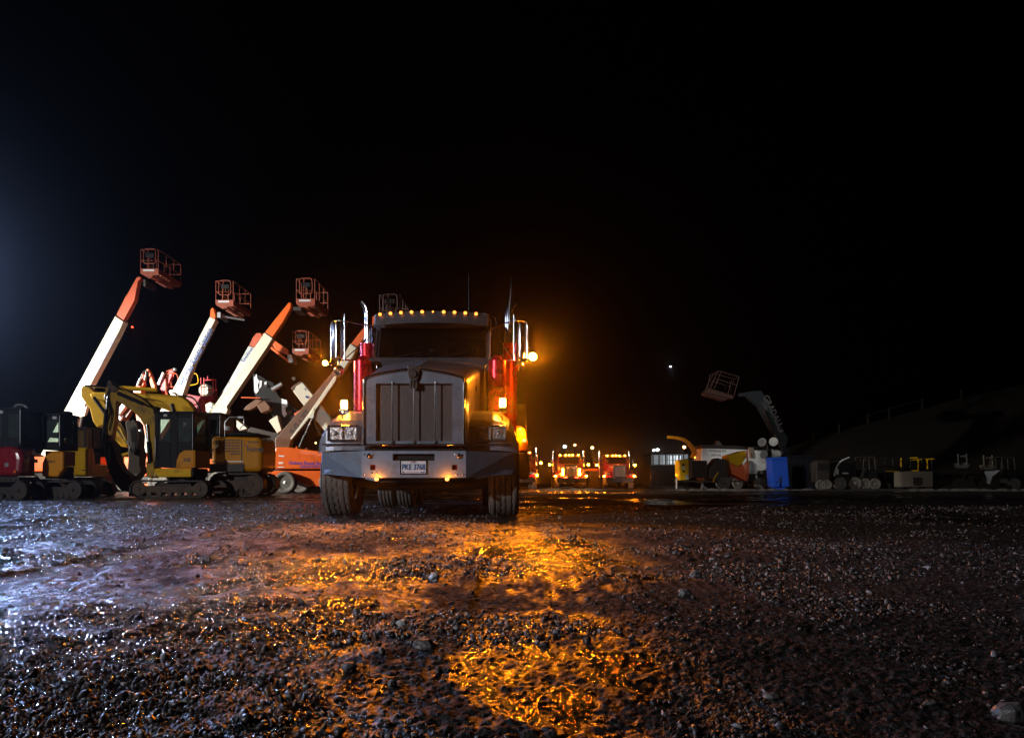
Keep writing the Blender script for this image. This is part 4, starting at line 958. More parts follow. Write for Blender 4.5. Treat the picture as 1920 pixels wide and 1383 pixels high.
# ------------------------------------------------------------------ small yellow machine with grey windshield
d = 23.6
E = Thing('compact_loader', 'small yellow machine with sloping grey windshield between the amber digger and the muddy arm', 'loader', (X(178, d), d+1, 0))
xa, xb = X(122, d), X(164, d)
mb = MB(); mb.prismx([(d+.0, Z(893, d)), (d, Z(843, d)), (d+.06, Z(839, d)), (d+.30, Z(838, d)), (d+.38, Z(843, d)), (d+.45, Z(868, d)), (d+1.2, Z(870, d)), (d+1.2, Z(893, d))][::-1], xa, xb); mb.build('body', 'yellow', E, .03, seg=3)
mb = MB(); mb.box(xb+.001, xb+.004, d+.2, d+.215, Z(892, d), Z(842, d)); mb.box(X(153, d), X(160, d), d-.004, d-.001, Z(882, d), Z(880, d)); mb.build('panel_seam', 'textdark', E)
mb = MB(); x2 = X(156, d)
mb.box(xa, x2+.04, d+.08, d+1.12, Z(803, d), Z(799.5, d))
for yy in (d+.1, d+.55, d+1.05):
    for xx in (xa, x2-.05): mb.box(xx, xx+.06, yy, yy+.06, Z(838, d), Z(803.2, d))
cb = mb.build('cab', 'darksteel', E, .01)
for y0_, y1_ in ((d+.165, d+.545), (d+.615, d+1.045)): MB().box(x2-.02, x2-.012, y0_, y1_, Z(837, d), Z(804, d)).build('window', 'glass', E, parent=cb)
mb = MB(); mb.box(xa+.1, xa+.14, d+.17, d+1.04, Z(838, d), Z(804, d)); mb.build('rear_wall', 'steel', E)
mb = MB(); mb.box(xa+.2, xb-.1, d+.5, d+.95, Z(869.5, d), Z(846, d)); mb.build('seat_console', 'black', E, .03)
mb = MB(); mb.tube([(X(206, d), d+.1, Z(860, d)), (X(206, d), d+.1, Z(893, d))], .03); mb.build('marker_post', 'orange', E)
mb = MB(); mb.px([(110, 894), (160, 894), (166, 903), (110, 903)], d+.1, 1.1); mb.build('chassis', 'darksteel', E)
for yy in (d+.1, d+.95): track(E, X(95, d), X(180, d), yy, yy+.3, .25)

# ------------------------------------------------------------------ boom lifts
def basket(G, x0, ztop, d, w=.86, L_=2.44, h=1.1, mat='basket', tilt=0):
    """work platform with rails, long side running away from the camera; x0, ztop at the near left top corner"""
    z0 = ztop-h; x1 = x0+w; y0, y1 = d, d+L_; r = .019
    mb = MB(); mb.box(x0, x1, y0, y1, z0-.06, z0)
    for k in range(9): y = y0+.1+k*(L_-.2)/8; mb.box(x0+.02, x1-.02, y-.02, y+.02, z0-.12, z0-.0605)
    mb.box(x0+w*.4, x0+w*.6, y0+.1, y1-.1, z0-.2, z0-.121)
    mb.box(x0, x1, y0-.02, y0-.001, z0-.08, z0+.17); mb.box(x0, x1, y1+.001, y1+.02, z0-.02, z0+.15)
    mb.box(x0-.02, x0-.001, y0, y1, z0-.06, z0+.15); mb.box(x1+.001, x1+.02, y0, y1, z0-.06, z0+.15)
    fl = mb.build('platform', mat, G)
    mb = MB()
    for z in (z0+h, z0+h*.52): mb.tube([(x0, y0, z), (x1, y0, z), (x1, y1, z), (x0, y1, z), (x0, y0, z), (x0+.01, y0, z)], r, 6)
    for x in (x0, x1):
        for k in range(4): y = y0+L_*k/3; mb.tube([(x, y, z0), (x, y, z0+h)], r, 6)
    mb.tube([(x0+.3, y1, z0), (x0+.3, y1, z0+h)], r, 6)
    gx0, gx1 = x0+.16, x1-.12                                 # rounded gate loop on the near end
    mb.tube(smooth_path([(gx0, y0-.03, z0+.45), (gx0, y0-.03, z0+h-.12), (gx0+.08, y0-.03, z0+h+.02), (gx1-.08, y0-.03, z0+h+.02), (gx1, y0-.03, z0+h-.12), (gx1, y0-.03, z0+.5), (gx1-.08, y0-.03, z0+.42), (gx0+.08, y0-.03, z0+.42), (gx0, y0-.03, z0+.5)], 4), r, 6)
    mb.tube([(x0+.32, y0+.05, z0+.2), (x0+.34, y0+.05, z0+h)], r, 6); mb.tube([(x0+.32, y0+.05, z0+h), (x0+.5, y0+.3, z0+.3)], r*.8, 6)
    mb.build('guard_rail', mat, G)
    mb = MB(); mb.box(x0+.12, x1-.2, y0-.023, y0-.0205, z0+.04, z0+.13); mb.build('decal', 'rock_pale', G)
    mb = MB(); mb.box(x0+.22, x1-.22, y0+.02, y0+.25, z0+.75, z0+.95); mb.build('control_box', 'black', G, .02)
    return z0
def lift_base(G, px, d, w=1.9, col='orange'):
    x = X(px, d)
    mb = MB(); mb.box(x-w, x+w, d+.4, d+2.1, .45, .95); mb.build('chassis', 'darksteel', G, .03)
    mb = MB(); mb.box(x-w*.8, x+w*1.0, d+.2, d+2.3, 1.0, 1.75); mb.build('turntable', col, G, .06)
    for xx in (x-w*.75, x+w*.75):
        for yy in (d+.3, d+2.2):
            rim = rim_mb((xx, yy, .5), .27, .35, -1 if yy < d+1 else 1, axis=(0, 1, 0), n=18).build('wheel', 'offwhite', G); tyre_mb((xx, yy, .5), .5, .38, n=26, axis=(0, 1, 0)).build('tyre', 'rubber', G, parent=rim)
def boomseg(G, face, d, t, mat, name, bev=.02):
    mb = MB(); mb.px(face, d, t); return mb.build(name, mat, G, bev)
GRP = 'boom lifts parked with their baskets raised'
d = 36.
# lift 1
E = Thing('boom_lift', 'boom lift with floodlit white boom, leftmost and tallest of the lifts', 'boom lift', (X(105, d), d+1.2, 0), GRP)
boomseg(E, [(216, 592), (232, 602), (221, 625), (169, 722), (158, 764), (152, 778), (146, 780), (100, 862), (76, 852)], d+.3, .46, 'cream', 'boom')
boomseg(E, [(149, 762), (160, 764), (164, 758), (158, 780), (147, 782)], d+.25, .05, 'cream', 'boom_bracket')
boomseg(E, [(218, 590), (231.5, 600.5), (252, 563), (259, 527), (264, 522), (262, 518), (256, 520), (240, 549), (235, 556)], d+.36, .34, 'orange_dull', 'fly_boom')
ram(E, (156, 772), (140, 850), d+.5, .07, .5, 'darksteel')
boomseg(E, [(216, 593), (231, 603), (227, 612), (212, 602)], d+.24, .05, 'cream', 'wear_collar')
MB().box(X(262, d), X(266, d), d+.35, d+1.4, Z(533, d), Z(520, d)).build('platform_mount', 'darksteel', E, .01)
text('Holmes Rental Station', .30, (X(190, d), d+.292, Z(663, d)), math.radians(62), 'textblue', E, width=.8)
basket(E, X(264, d), Z(468, d), d); lift_base(E, 100, d)
# lift 2
d = 36.5
E = Thing('boom_lift', 'boom lift with blue Holmes Rental Station lettering along its cream boom', 'boom lift', (X(290, d), d+1.2, 0), GRP)
boomseg(E, [(393, 594), (404, 599), (362, 681), (343, 738), (338, 756), (310, 800), (278, 850), (255, 840), (318, 742)], d+.3, .46, 'cream', 'boom')
boomseg(E, [(393.5, 593), (395, 580), (398, 576), (401, 579), (402, 586), (404, 590), (403.5, 598)], d+.36, .3, 'orange', 'fly_boom')
mb = MB(); mb.cyl((X(408, d), d+.5, Z(588, d)), (X(446, d), d+.9, Z(592, d)), .06); mb.box(X(402, d), X(408, d), d+.35, d+1.4, Z(592, d), Z(582, d)); mb.build('platform_mount', 'steel', E)
ang = math.atan2(727-612, 395-335)
text('Holmes Rental Station', .44, (X(362.5, d)+.0, d+.292, Z(666.5, d)), ang, 'textblue', E, width=.80)
hose(E, [(322, 735), (332, 742), (340, 760)], d+.2, .03)
mb = MB(); mb.px([(304, 771), (322, 768), (322, 775), (304, 777)], d+.28, .3); mb.build('lower_arm', 'cream', E)
basket(E, X(405, d), Z(527, d), d); lift_base(E, 285, d)
# lift 3
d = 34.5
E = Thing('boom_lift', 'boom lift with long plain cream boom and orange tip, between lettered boom and truck', 'boom lift', (X(380, d), d+1.2, 0), GRP)
boomseg(E, [(496, 623.5), (511, 634), (500, 652), (425, 762), (427, 768), (424, 775), (408, 778), (391, 777), (360, 830), (345, 822), (391, 776)], d+.3, .46, 'cream', 'boom')
boomseg(E, [(497, 622.5), (510.5, 632), (530, 604), (545, 577), (545, 567), (541, 567), (519, 594.5), (516, 598)], d+.36, .34, 'orange', 'fly_boom')
boomseg(E, [(427, 778), (434, 779), (464, 803), (449, 807)], d+.3, .6, 'cream', 'knuckle_arm')
boomseg(E, [(385, 758), (394, 753), (401, 760), (390, 775), (386, 770)], d+.5, .5, 'cream', 'end_cap')
text('LT', .25, (X(393, d), d+.49, Z(761, d)), math.radians(-15), 'textblue', E)
ram(E, (421, 776), (404, 838), d+.4, .07, .5, 'darksteel')
MB().box(X(545, d), X(560, d), d+.4, d+1.4, Z(578, d), Z(571, d)).build('platform_mount', 'darksteel', E, .01)
basket(E, X(556, d), Z(523, d), d); lift_base(E, 350, d)
# lift 4
d = 40.
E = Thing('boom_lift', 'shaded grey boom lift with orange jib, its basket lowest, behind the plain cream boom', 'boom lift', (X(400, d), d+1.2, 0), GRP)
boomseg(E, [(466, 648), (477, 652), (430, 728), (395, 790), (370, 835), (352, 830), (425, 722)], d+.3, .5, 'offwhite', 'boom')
boomseg(E, [(467, 647), (477, 651), (484, 640), (492, 632), (489, 624), (481, 624), (474, 632)], d+.34, .36, 'orange_dull', 'fly_boom')
for q in ([(490, 628), (494, 624), (540, 655), (541, 664), (534, 664), (517, 655), (512, 648)], [(500, 648), (504, 645), (543, 676), (542, 681)]): boomseg(E, q, d+.4, .2, 'orange', 'jib_bar')
boomseg(E, [(538, 664), (546, 664), (550, 678), (543, 680), (539, 674)], d+.3, .8, 'steel', 'platform_mount')
text('Station', .42, (X(461, d), d+.29, Z(664, d)), math.radians(57), 'textblue', E, width=.8)
basket(E, X(549, d), Z(621, d), d); lift_base(E, 370, d)
# lift 5: boom seen from its other side, orange base beside the truck
d = 31.
E = Thing('boom_lift', 'boom lift on an orange wheeled base, its boom rising behind the truck cab', 'boom lift', (X(562, d), d+1.2, 0), GRP)
boomseg(E, [(516, 842), (540, 850), (546, 824), (580, 786), (632, 704), (630, 690), (516, 822)], d+.5, .4, 'brown_and_shade', 'boom')
boomseg(E, [(544, 822), (547, 824), (592, 768), (630, 713), (631.5, 704), (626, 706), (577, 777)], d+.44, .05, 'cream', 'boom_side')
boomseg(E, [(631, 690), (643, 668), (657, 644), (669, 652), (662, 668), (650, 684), (640, 700), (633, 705)], d+.55, .34, 'cream', 'mid_boom')
boomseg(E, [(658, 644.5), (676, 621), (700, 592), (712, 590), (690, 625), (669, 651)], d+.6, .28, 'orange', 'fly_boom')
text('JLG LIFT', .34, (X(556, d), d+.49, Z(789, d)), math.radians(53), 'textbrown', E)
boomseg(E, [(549, 733), (553, 722), (566, 715), (588, 742), (571, 762)], d+.7, .5, 'cream', 'upper_riser'); boomseg(E, [(590, 785), (592, 766), (600, 757), (621, 784), (613, 812)], d+.7, .5, 'cream', 'counter_arm')
boomseg(E, [(545, 728), (550, 722), (563, 714), (566, 716), (553, 724), (550, 732)], d+.68, .6, 'brown_and_shade', 'riser_edge')
boomseg(E, [(578, 779), (588, 765), (590, 770), (588, 784), (582, 784)], d+.4, .06, 'cream', 'boom_bracket')
ram(E, (562, 838), (584, 786), d+.42, .06, .45, 'darksteel')
mb = MB(); mb.px([(572, 744), (574, 741), (580, 744), (577, 747)], d+.68, .02); mb.px([(571, 731), (572, 727), (573, 731)], d+.68, .02); mb.build('decal', 'textblue', E)
hose(E, [(588, 784), (594, 802), (606, 818), (612, 822)], d+.5, .03)
mb = MB(); mb.px([(505, 876), (517, 838), (540, 838), (601, 846), (612, 849), (612, 879), (519, 879)], d, 2.4); mb.build('turntable', 'orange', E, .05)
mb = MB(); mb.px([(468, 888), (476, 883), (500, 886), (515, 882), (601, 882), (625, 886), (625, 912), (575, 911), (560, 902), (544, 893), (528, 892), (518, 896), (505, 890)], d+.1, 2.2); mb.build('chassis', 'orange', E, .04)
mb = MB(); mb.box(X(505, d), X(640, d), d+.3, d+2.2, Z(881.8, d), Z(879.2, d)); mb.build('slew_ring', 'darksteel', E)
for px_ in (536, 620):
    for yy in (d+.0, d+2.2):
        rim = rim_mb((X(px_, d), yy, .47), .27, .36, -1 if yy < d+1 else 1, axis=(0, 1, 0), n=18).build('wheel', 'white', E); tyre_mb((X(px_, d), yy, .47), .47, .36, n=28, axis=(0, 1, 0)).build('tyre', 'rubber', E, parent=rim)
text('Holmes Rental Station', .20, (X(578, d), d-.006, Z(868, d)), math.radians(-1), 'textpurple', E, width=.9); text('330-674-8711', .16, (X(582, d), d-.006, Z(874.5, d)), 0, 'textpurple', E)
text('Genie', .12, (X(528, d), d-.006, Z(855, d)), 0, 'textwhite', E) if False else None
mb = MB(); mb.px([(522, 866), (531, 866), (531, 869), (522, 869)], d-.008, .007); mb.px([(521, 874.5), (532, 874.5), (532, 876), (521, 876)], d-.008, .007); mb.px([(522, 853), (533, 854), (533, 856), (522, 855)], d-.008, .007); mb.build('decal', 'textwhite', E)
mb = MB(); mb.box(X(566, d), X(568, d), d+.5, d+.7, Z(845, d), Z(838, d)); mb.box(X(548, d), X(550, d), d+.5, d+.7, Z(843, d), Z(835, d)); mb.build('hose_guide', 'orange', E)
basket(E, X(712, d), Z(553, d), d, mat='dim_basket')

# dark knuckle lift folded behind the big digger
d = 33.
E = Thing('articulated_lift', 'folded black and brown articulated lift with white decals, above the big amber excavator', 'boom lift', (X(515, d), d+1.2, 0))
boomseg(E, [(456, 768), (462, 760), (480, 748), (492, 750), (478, 764), (466, 769)], d+.3, .4, 'brown_and_shade', 'lower_arm')
boomseg(E, [(481, 760), (496, 750), (506, 762), (505, 768), (490, 774)], d+.25, .5, 'brown_and_shade', 'riser')
boomseg(E, [(474, 700), (476, 735), (482, 748), (520, 790), (545, 830), (575, 800), (560, 770), (522, 742), (512, 716), (500, 712), (488, 704)], d+.8, .6, 'black', 'lift_frame')
mb = MB(); mb.px([(476, 707), (478, 706), (481, 700), (482, 709), (486, 714), (483, 722), (485, 732), (480, 738), (477, 733)], d+.78, .02); mb.px([(487, 713), (491, 714), (490, 724), (486, 729)], d+.78, .02); mb.px([(496, 716), (500, 715), (499, 722), (496, 722)], d+.78, .02); mb.px([(528, 747), (538, 750), (539, 762), (535, 763), (535, 770), (538, 776), (533, 782), (529, 776), (528, 762)], d+.78, .02); mb.build('decal', 'white', E)
mb = MB(); mb.lathe([(.09, -.02), (.09, .03)], (X(534.5, d), d+.76, Z(769, d)), (0, 1, 0), 18); mb.lathe([(.07, -.02), (.07, .03)], (X(488, d), d+.76, Z(719, d)), (0, 1, 0), 18); mb.lathe([(.085, -.02), (.06, .03)], (X(541.5, d), d+.76, Z(705, d)), (0, 1, 0), 18); mb.build('pivot_pin', 'darksteel', E)
mb = MB(); mb.cyl((X(501, d), d+.7, Z(727, d)), (X(520, d), d+.7, Z(716, d)), .11); mb.build('drive_motor', 'steel', E)
mb = MB(); mb.cyl((X(546, d), d+.6, Z(776, d)), (X(565, d), d+.6, Z(764, d)), .09); mb.build('jib_motor', 'orange_dull', E)
mb = MB(); mb.tube([(X(443, d), d+.6, Z(742, d)), (X(480, d), d+.6, Z(743, d))], .03); mb.build('rail', 'orange_dull', E)
boomseg(E, [(504, 788), (520, 778), (523, 790), (528, 806), (520, 812), (508, 794)], d+.4, .4, 'cream', 'lower_link')
boomseg(E, [(440, 836), (470, 800), (520, 812), (540, 838)], d+.5, 1.5, 'darksteel', 'turntable')
lift_base(E, 470, d, 1.5, 'darksteel')

# red lift with pink rails and white tank
d = 38.
E = Thing('scissor_lift', 'low red lift with pink rails either side of the lettered cream boom', 'lift', (X(352, d), d+1, 0))
def loop(mb, pts, y, r=.03): mb.tube(smooth_path([(X(a, d), y, Z(b, d)) for a, b in pts], 4), r, 6)
mb = MB()
loop(mb, [(313, 724), (313, 705), (316, 700), (328, 700), (333, 705), (334, 724), (313, 724)], d)
loop(mb, [(308, 740), (308, 700), (312, 694), (318, 692), (322, 697), (322, 705)], d+.2); loop(mb, [(312, 742), (313, 716), (314, 700)], d+.1)
loop(mb, [(307, 701), (308, 720), (309, 740)], d+.8); loop(mb, [(337, 698), (337, 720), (336, 742)], d+.6)
mb.build('guard_rail', 'orange_dull', E)
mb = MB()
for a, b, c_, e_ in [(376, 711, 402, 710), (383, 729, 403, 728), (395, 707, 395, 744), (400, 709, 401, 742), (385, 703, 385, 712), (378, 706, 378, 744), (372, 706, 373, 742), (388, 729, 404, 729)]: mb.tube([(X(a, d), d+.3, Z(b, d)), (X(c_, d), d+.3, Z(e_, d))], .028, 6)
mb.build('platform_rail', 'pink_red', E)
mb = MB(); loop(mb, [(360, 700), (366, 700), (369, 705), (369, 718), (352, 722)], d+.1); mb.build('gate_rail', 'yellow', E)
mb = MB(); mb.px([(347, 748), (352, 738), (372, 742), (402, 741), (400, 752), (384, 758), (360, 758)], d+.2, 1.6); mb.px([(340, 758.5), (395, 758.5), (395, 850), (345, 850)], d+.3, 1.4); mb.build('platform', 'machine_red', E, .03)
mb = MB(); mb.px([(300, 729), (303, 720), (312, 704), (316, 696), (322, 690), (326, 694), (322, 706), (312, 730), (306, 742)], d+.7, .3); mb.build('mast', 'pink_red', E, .03)
mb = MB(); mb.px([(294, 719), (304, 697), (307, 699), (298, 722)], d+.6, .2); mb.build('mast_cover', 'white', E, .01)
mb = MB(); mb.ball((X(318, d), d+.6, Z(689, d)), .12, 10); mb.lathe([(.1, 0), (.12, .1)], (X(316, d), d+.3, Z(733, d)), (0, 1, 0), 12); mb.build('lamp_housing', 'steel', E)
mb = MB(); x, z = X(373.5, d), Z(728, d)
mb.lathe([(.25, -.3), (.33, -.2), (.34, .2), (.25, .3)], (x, d+.9, z), (0, 1, 0), 12); mb.build('tank', 'cream', E)
mb = MB(); mb.box(X(330, d), X(400, d), d+.2, d+2, .1, 1.4); mb.build('chassis', 'machine_red', E, .05)
# orange folding crane
d = 37.
E = Thing('folding_crane', 'small orange folding crane arm peaking above the large excavator boom', 'crane', (X(275, d), d+.6, 0))
boomseg(E, [(274, 692), (277, 690.5), (281, 698), (290, 722), (292, 734), (285, 732), (281, 718)], d+.3, .25, 'orange', 'outer_arm')
boomseg(E, [(265, 703), (268, 698), (270, 706), (268, 714), (270, 720), (266, 725), (263, 720), (265, 712)], d+.3, .3, 'orange', 'inner_arm')
boomseg(E, [(249, 728), (256, 722), (264, 724), (266, 760), (284, 840), (284, 900), (262, 900), (262, 840), (252, 760)], d+.4, .5, 'orange', 'column')
ram(E, (258, 722), (268, 698), d+.2, .07, .5, 'steel'); ram(E, (272, 712), (274, 696), d+.2, .07, .5, 'steel')
hose(E, [(266, 700), (273, 694), (276, 700), (272, 712)], d+.15, .03)
mb = MB(); mb.px([(259, 892), (264, 836), (270, 838), (272, 870), (275, 892)], d-.2, .4); mb.px([(275, 836), (279, 836), (282, 872), (276, 872)], d-.2, .4); mb.build('outrigger', 'orange', E, .03)
mb = MB(); mb.px([(216, 776), (226, 760), (237, 744), (243, 748), (233, 764), (222, 778)], d+.6, .3, 0); mb.px([(219, 783), (223, 778), (228, 783), (224, 789)], d+.6, .2); mb.build('hook_block', 'white', E, .01)
boomseg(E, [(226, 775), (250, 740), (262, 745), (232, 790)], d+.9, .4, 'brown_and_shade', 'stowed_arm')
mb = MB(); mb.box(X(250, d), X(300, d), d, d+1.5, .1, .9); mb.build('base', 'orange', E, .05)

# ------------------------------------------------------------------ right side of the yard
# wood chipper
d = 48.
E = Thing('wood_chipper', 'yellow towed wood chipper with curved chute pointing left', 'wood chipper', (X(1345, d), d+.8, 0))
mb = MB(); mb.px([(1274, 862), (1291, 859), (1292, 899), (1275, 900)], d, 1.4); mb.build('radiator_box', 'yellow', E, .03)
mb = MB(); mb.px([(1291.5, 860), (1298, 862), (1298, 895), (1292.5, 898)], d+.1, 1.2, 0); mb.build('box_side', 'brown_and_shade', E, .01)  # dark side of the yellow box, its shade put into the brown
mb = MB(); mb.px([(1279, 869), (1283.5, 869), (1283.5, 873), (1279, 873)], d-.02, .018); mb.px([(1280, 881), (1284, 881), (1284, 885), (1280, 885)], d-.02, .018); mb.build('hinge_plate', 'black', E)
mb = MB(); mb.px([(1279, 874.5), (1285, 874.5), (1285, 879.5), (1279, 879.5)], d-.02, .018); mb.px([(1285, 890), (1291, 890), (1291, 898), (1285, 898)], d-.02, .018); mb.build('decal', 'rock_pale', E)
mb = MB(); mb.px([(1299, 863), (1326, 863), (1326, 895), (1299, 895)], d+.1, 1.2)
eng = mb.build('engine_box', 'darksteel', E, .03)
mb = MB()
for k in range(6): a = 1300+k*4.2; mb.px([(a, 864), (a+1.2, 864), (a+1.2, 894), (a, 894)], d+.07, .028)
mb.build('engine_louvre', 'black', E)
mb = MB(); path = smooth_path([(X(1302, d), d+.7, Z(858, d)), (X(1307, d), d+.7, Z(846, d)), (X(1300, d), d+.7, Z(834, d)), (X(1290, d), d+.7, Z(825, d)), (X(1276, d), d+.7, Z(820, d)), (X(1256, d), d+.7, Z(818, d))], 6)
secs = []
for i, p in enumerate(path):
    t = (path[min(i+1, len(path)-1)]-path[max(i-1, 0)]).normalized(); nrm = Vector((t.z, 0, -t.x)); w_ = .14-.06*i/len(path)
    secs.append([p+nrm*w_+Vector((0, -.15, 0)), p-nrm*w_+Vector((0, -.15, 0)), p-nrm*w_+Vector((0, .15, 0)), p+nrm*w_+Vector((0, .15, 0))])
mb.loft(secs); mb.build('chute', 'amber_paint', E, .01)
mb = MB(); mb.px([(1330, 876), (1345, 858), (1362, 862), (1366, 896), (1352, 905), (1328, 897)], d+.1, 1.3); mb.build('feed_housing', 'darksteel', E, .04)
mb = MB(); mb.px([(1366, 853), (1398, 844), (1400, 856), (1392, 868), (1384, 874), (1368, 866)], d, 1.6); mb.build('hopper', 'yellow', E, .02)
mb = MB(); mb.px([(1368, 867), (1384, 874.5), (1393, 868.5), (1400, 890), (1401, 902), (1388, 896), (1372, 888)], d+.2, 1.2); mb.build('feed_tray', 'orange', E, .02)
mb = MB(); mb.px([(1399.5, 844), (1402, 844), (1404, 896), (1401, 896)], d-.02, .06); mb.build('tray_edge', 'orange_dull', E)
mb = MB(); mb.bar((X(1337, d), d-.05, Z(904, d)), (X(1338, d), d-.05, Z(897, d)), .08, .1); mb.bar((X(1338, d), d-.05, Z(897, d)), (X(1346, d), d-.05, Z(885, d)), .08, .1); mb.build('mudguard', 'yellow', E)
rim = rim_mb((X(1357, d), d+.0, .42), .23, .3, -1, axis=(0, 1, 0), n=18).build('wheel', 'darksteel', E); tyre_mb((X(1357, d), d+.0, .42), .42, .3, n=26, axis=(0, 1, 0)).build('tyre', 'rubber', E, parent=rim)
mb = MB(); mb.px([(1270, 900.5), (1400, 900.5), (1400, 903), (1270, 903)], d+.2, 1.0); mb.cyl((X(1269, d), d+.3, 0), (X(1269, d), d+.3, Z(893, d)), .04); mb.build('frame', 'darksteel', E)
for a in (1269.5, 1316.5): MB().cyl((X(a, d), d+.1, .02), (X(a, d), d+.1, Z(896 if a < 1300 else 908, d)), .05).build('jack_leg', 'offwhite', E)
for a in (1316, 1342):
    mb = MB(); mb.tube(smooth_path([(X(a, d), d-.05, Z(905, d)), (X(a+3, d), d-.05, Z(912, d)), (X(a+10, d), d-.05, .06)], 5), .06, 6); mb.build('tyre_guard', 'offwhite', E)
b = MB().lathe([(.05, 0), (.05, .06)], (X(1304, d), d+.1, Z(860, d)), (0, 0, 1), 10).build('beacon', 'darksteel', E); MB().ball((X(1304, d), d+.1, Z(857, d)), .05, 8).build('beacon_lens', 'lamp_dim', E, parent=b)
# white sided lift / trailer body behind the chipper
d = 53.
E = Thing('box_trailer', 'long low white trailer lettered STRENGTH behind the wood chipper', 'trailer', (X(1380, d), d+1.2, 0))
mb = MB(); mb.px([(1316, 840), (1440, 844), (1440, 884), (1316, 884)], d, 2.4); mb.build('body', 'white', E, .02)
mb = MB(); mb.px([(1317, 833), (1350, 834.5), (1442, 838), (1442, 843.5), (1317, 839.5)], d-.04, 2.5); mb.build('roof', 'darksteel', E, .02)
text('STRENGTH', .24, (X(1345, d), d-.006, Z(845.5, d)), math.radians(-1.5), 'textdark', E); text('RENTAL', .2, (X(1343, d), d-.006, Z(853, d)), math.radians(-1.5), 'textdark', E)
for a, b, c_ in [(1334, 828, 831), (1345, 824, 832), (1375, 835, 837)]: pass
mb = MB(); mb.px([(1341, 834), (1346, 825), (1350, 829), (1355, 834)], d+.5, .6); mb.px([(1370, 835), (1383, 835.3), (1383, 837), (1370, 837)], d+.5, .8); mb.build('roof_vent', 'wood', E)
mb = MB(); mb.box(X(1320, d), X(1436, d), d+.2, d+2.2, .5, .9); mb.build('chassis', 'darksteel', E)
for a in (1385, 1412):
    rim = rim_mb((X(a, d), d+.1, .45), .26, .3, -1, axis=(0, 1, 0), n=16).build('wheel', 'steel', E); tyre_mb((X(a, d), d+.1, .45), .45, .3, n=22, axis=(0, 1, 0)).build('tyre', 'rubber', E, parent=rim)
# beige machine between chipper and light tower
d = 49.5
E = Thing('backhoe_loader', 'beige machine with stubby arm standing between the chipper and the light tower', 'loader', (X(1412, d), d+.7, 0))
mb = MB(); mb.px([(1405, 868), (1410, 863), (1416, 870), (1419, 888), (1404, 888)], d, 1.2); mb.build('body', 'offwhite', E, .02)
mb = MB(); mb.px([(1405, 838), (1412, 838), (1417, 852), (1417, 859), (1409, 858)], d+.1, .4); mb.build('arm', 'cream', E, .02)
mb = MB(); mb.px([(1415.5, 869), (1418, 869), (1420, 888), (1417, 888)], d-.02, .1); mb.px([(1417, 890), (1419, 890), (1421, 898), (1418, 898)], d-.02, .1); mb.build('corner_post', 'white', E)
mb = MB(); mb.px([(1404, 888.5), (1428, 888.5), (1434, 905), (1404, 903)], d+.1, 1.1); mb.build('chassis', 'black', E, .03)
mb = MB(); mb.px([(1430, 884), (1431, 881), (1440, 880), (1440, 887.5), (1430, 888)], d, .5); mb.build('fender', 'offwhite', E, .02)
rim = rim_mb((X(1425, d), d, .42), .24, .3, -1, axis=(0, 1, 0), n=16).build('wheel', 'darksteel', E); tyre_mb((X(1425, d), d, .42), .42, .3, n=24, axis=(0, 1, 0)).build('tyre', 'rubber', E, parent=rim)
mb = MB(); mb.bar((X(1412, d), d-.2, Z(910, d)), (X(1422, d), d-.2, Z(909.5, d)), .05, .1); mb.bar((X(1422, d), d-.2, Z(910, d)), (X(1430, d), d-.2, .03), .08, .1); mb.build('stabiliser', 'offwhite', E)
# light tower
d = 49.
E = Thing('light_tower', 'portable light tower with four unlit round lamp heads above the blue bin', 'light tower', (X(1448, d), d+.9, 0))
mb = MB(); mb.cyl((X(1448, d), d+.9, .5), (X(1448, d), d+.9, Z(832, d)), .06); mb.box(X(1436, d), X(1466, d), d+.86, d+.94, Z(843, d), Z(840.5, d)); mb.box(X(1440, d), X(1462, d), d+.86, d+.94, Z(858, d), Z(856, d)); mb.build('mast', 'darksteel', E)
for a, b, rx, ti in [(1436.5, 827.5, .31, .15), (1458.5, 826.5, .30, -.35), (1440, 851, .27, .1), (1464, 851, .31, -.2)]:
    ax = Vector((ti, -1, -.35+abs(ti)*.3)).normalized()
    h = MB().lathe([(.08, .22), (.14, .16), (rx, .0), (rx*.97, -.02)], (X(a, d), d+.8, Z(b, d)), (-ax), 26).build('lamp_head', 'offwhite', E)
mb = MB(); mb.px([(1447, 842), (1450.5, 842), (1451, 849), (1447, 849)], d+.8, .05); mb.build('mast_sign', 'rock_pale', E)
mb = MB(); mb.px([(1440, 873), (1446, 870), (1446, 896), (1438.5, 896)], d+.3, .5); mb.build('side_cover', 'white', E, .03)
mb = MB(); mb.box(X(1436, d), X(1476, d), d+.4, d+1.5, .35, 1.3); mb.build('generator', 'darksteel', E, .04)
# blue bin
d = 47.
mb = MB(); mb.px([(1447, 862), (1476, 861), (1480, 912), (1467, 912.5), (1466, 905), (1463, 904), (1462, 912.5), (1450, 913)], d, 1.1)
E = Thing('portable_toilet', 'bright blue plastic cabin, tapered upward, standing below the light tower heads', 'cabin', (X(1463, d), d+.5, 0))
mb.build('body', 'blue', E, .02)
mb = MB(); mb.px([(1446, 857), (1475.5, 856), (1476.5, 860.8), (1447, 861.8)], d-.03, 1.16); mb.build('lid', 'blue', E, .02)
mb = MB(); mb.px([(1452, 914), (1474, 913.5), (1470, 917.5), (1458, 918)], d+.05, .95); mb.build('skid_base', 'blue', E, .01)
mb = MB(); mb.px([(1461, 895), (1465, 893), (1466, 904), (1462, 905)], d-.006, .005); mb.px([(1456, 903), (1459, 902), (1459, 906), (1456, 906)], d-.006, .005); mb.build('latch_plate', 'navy', E)
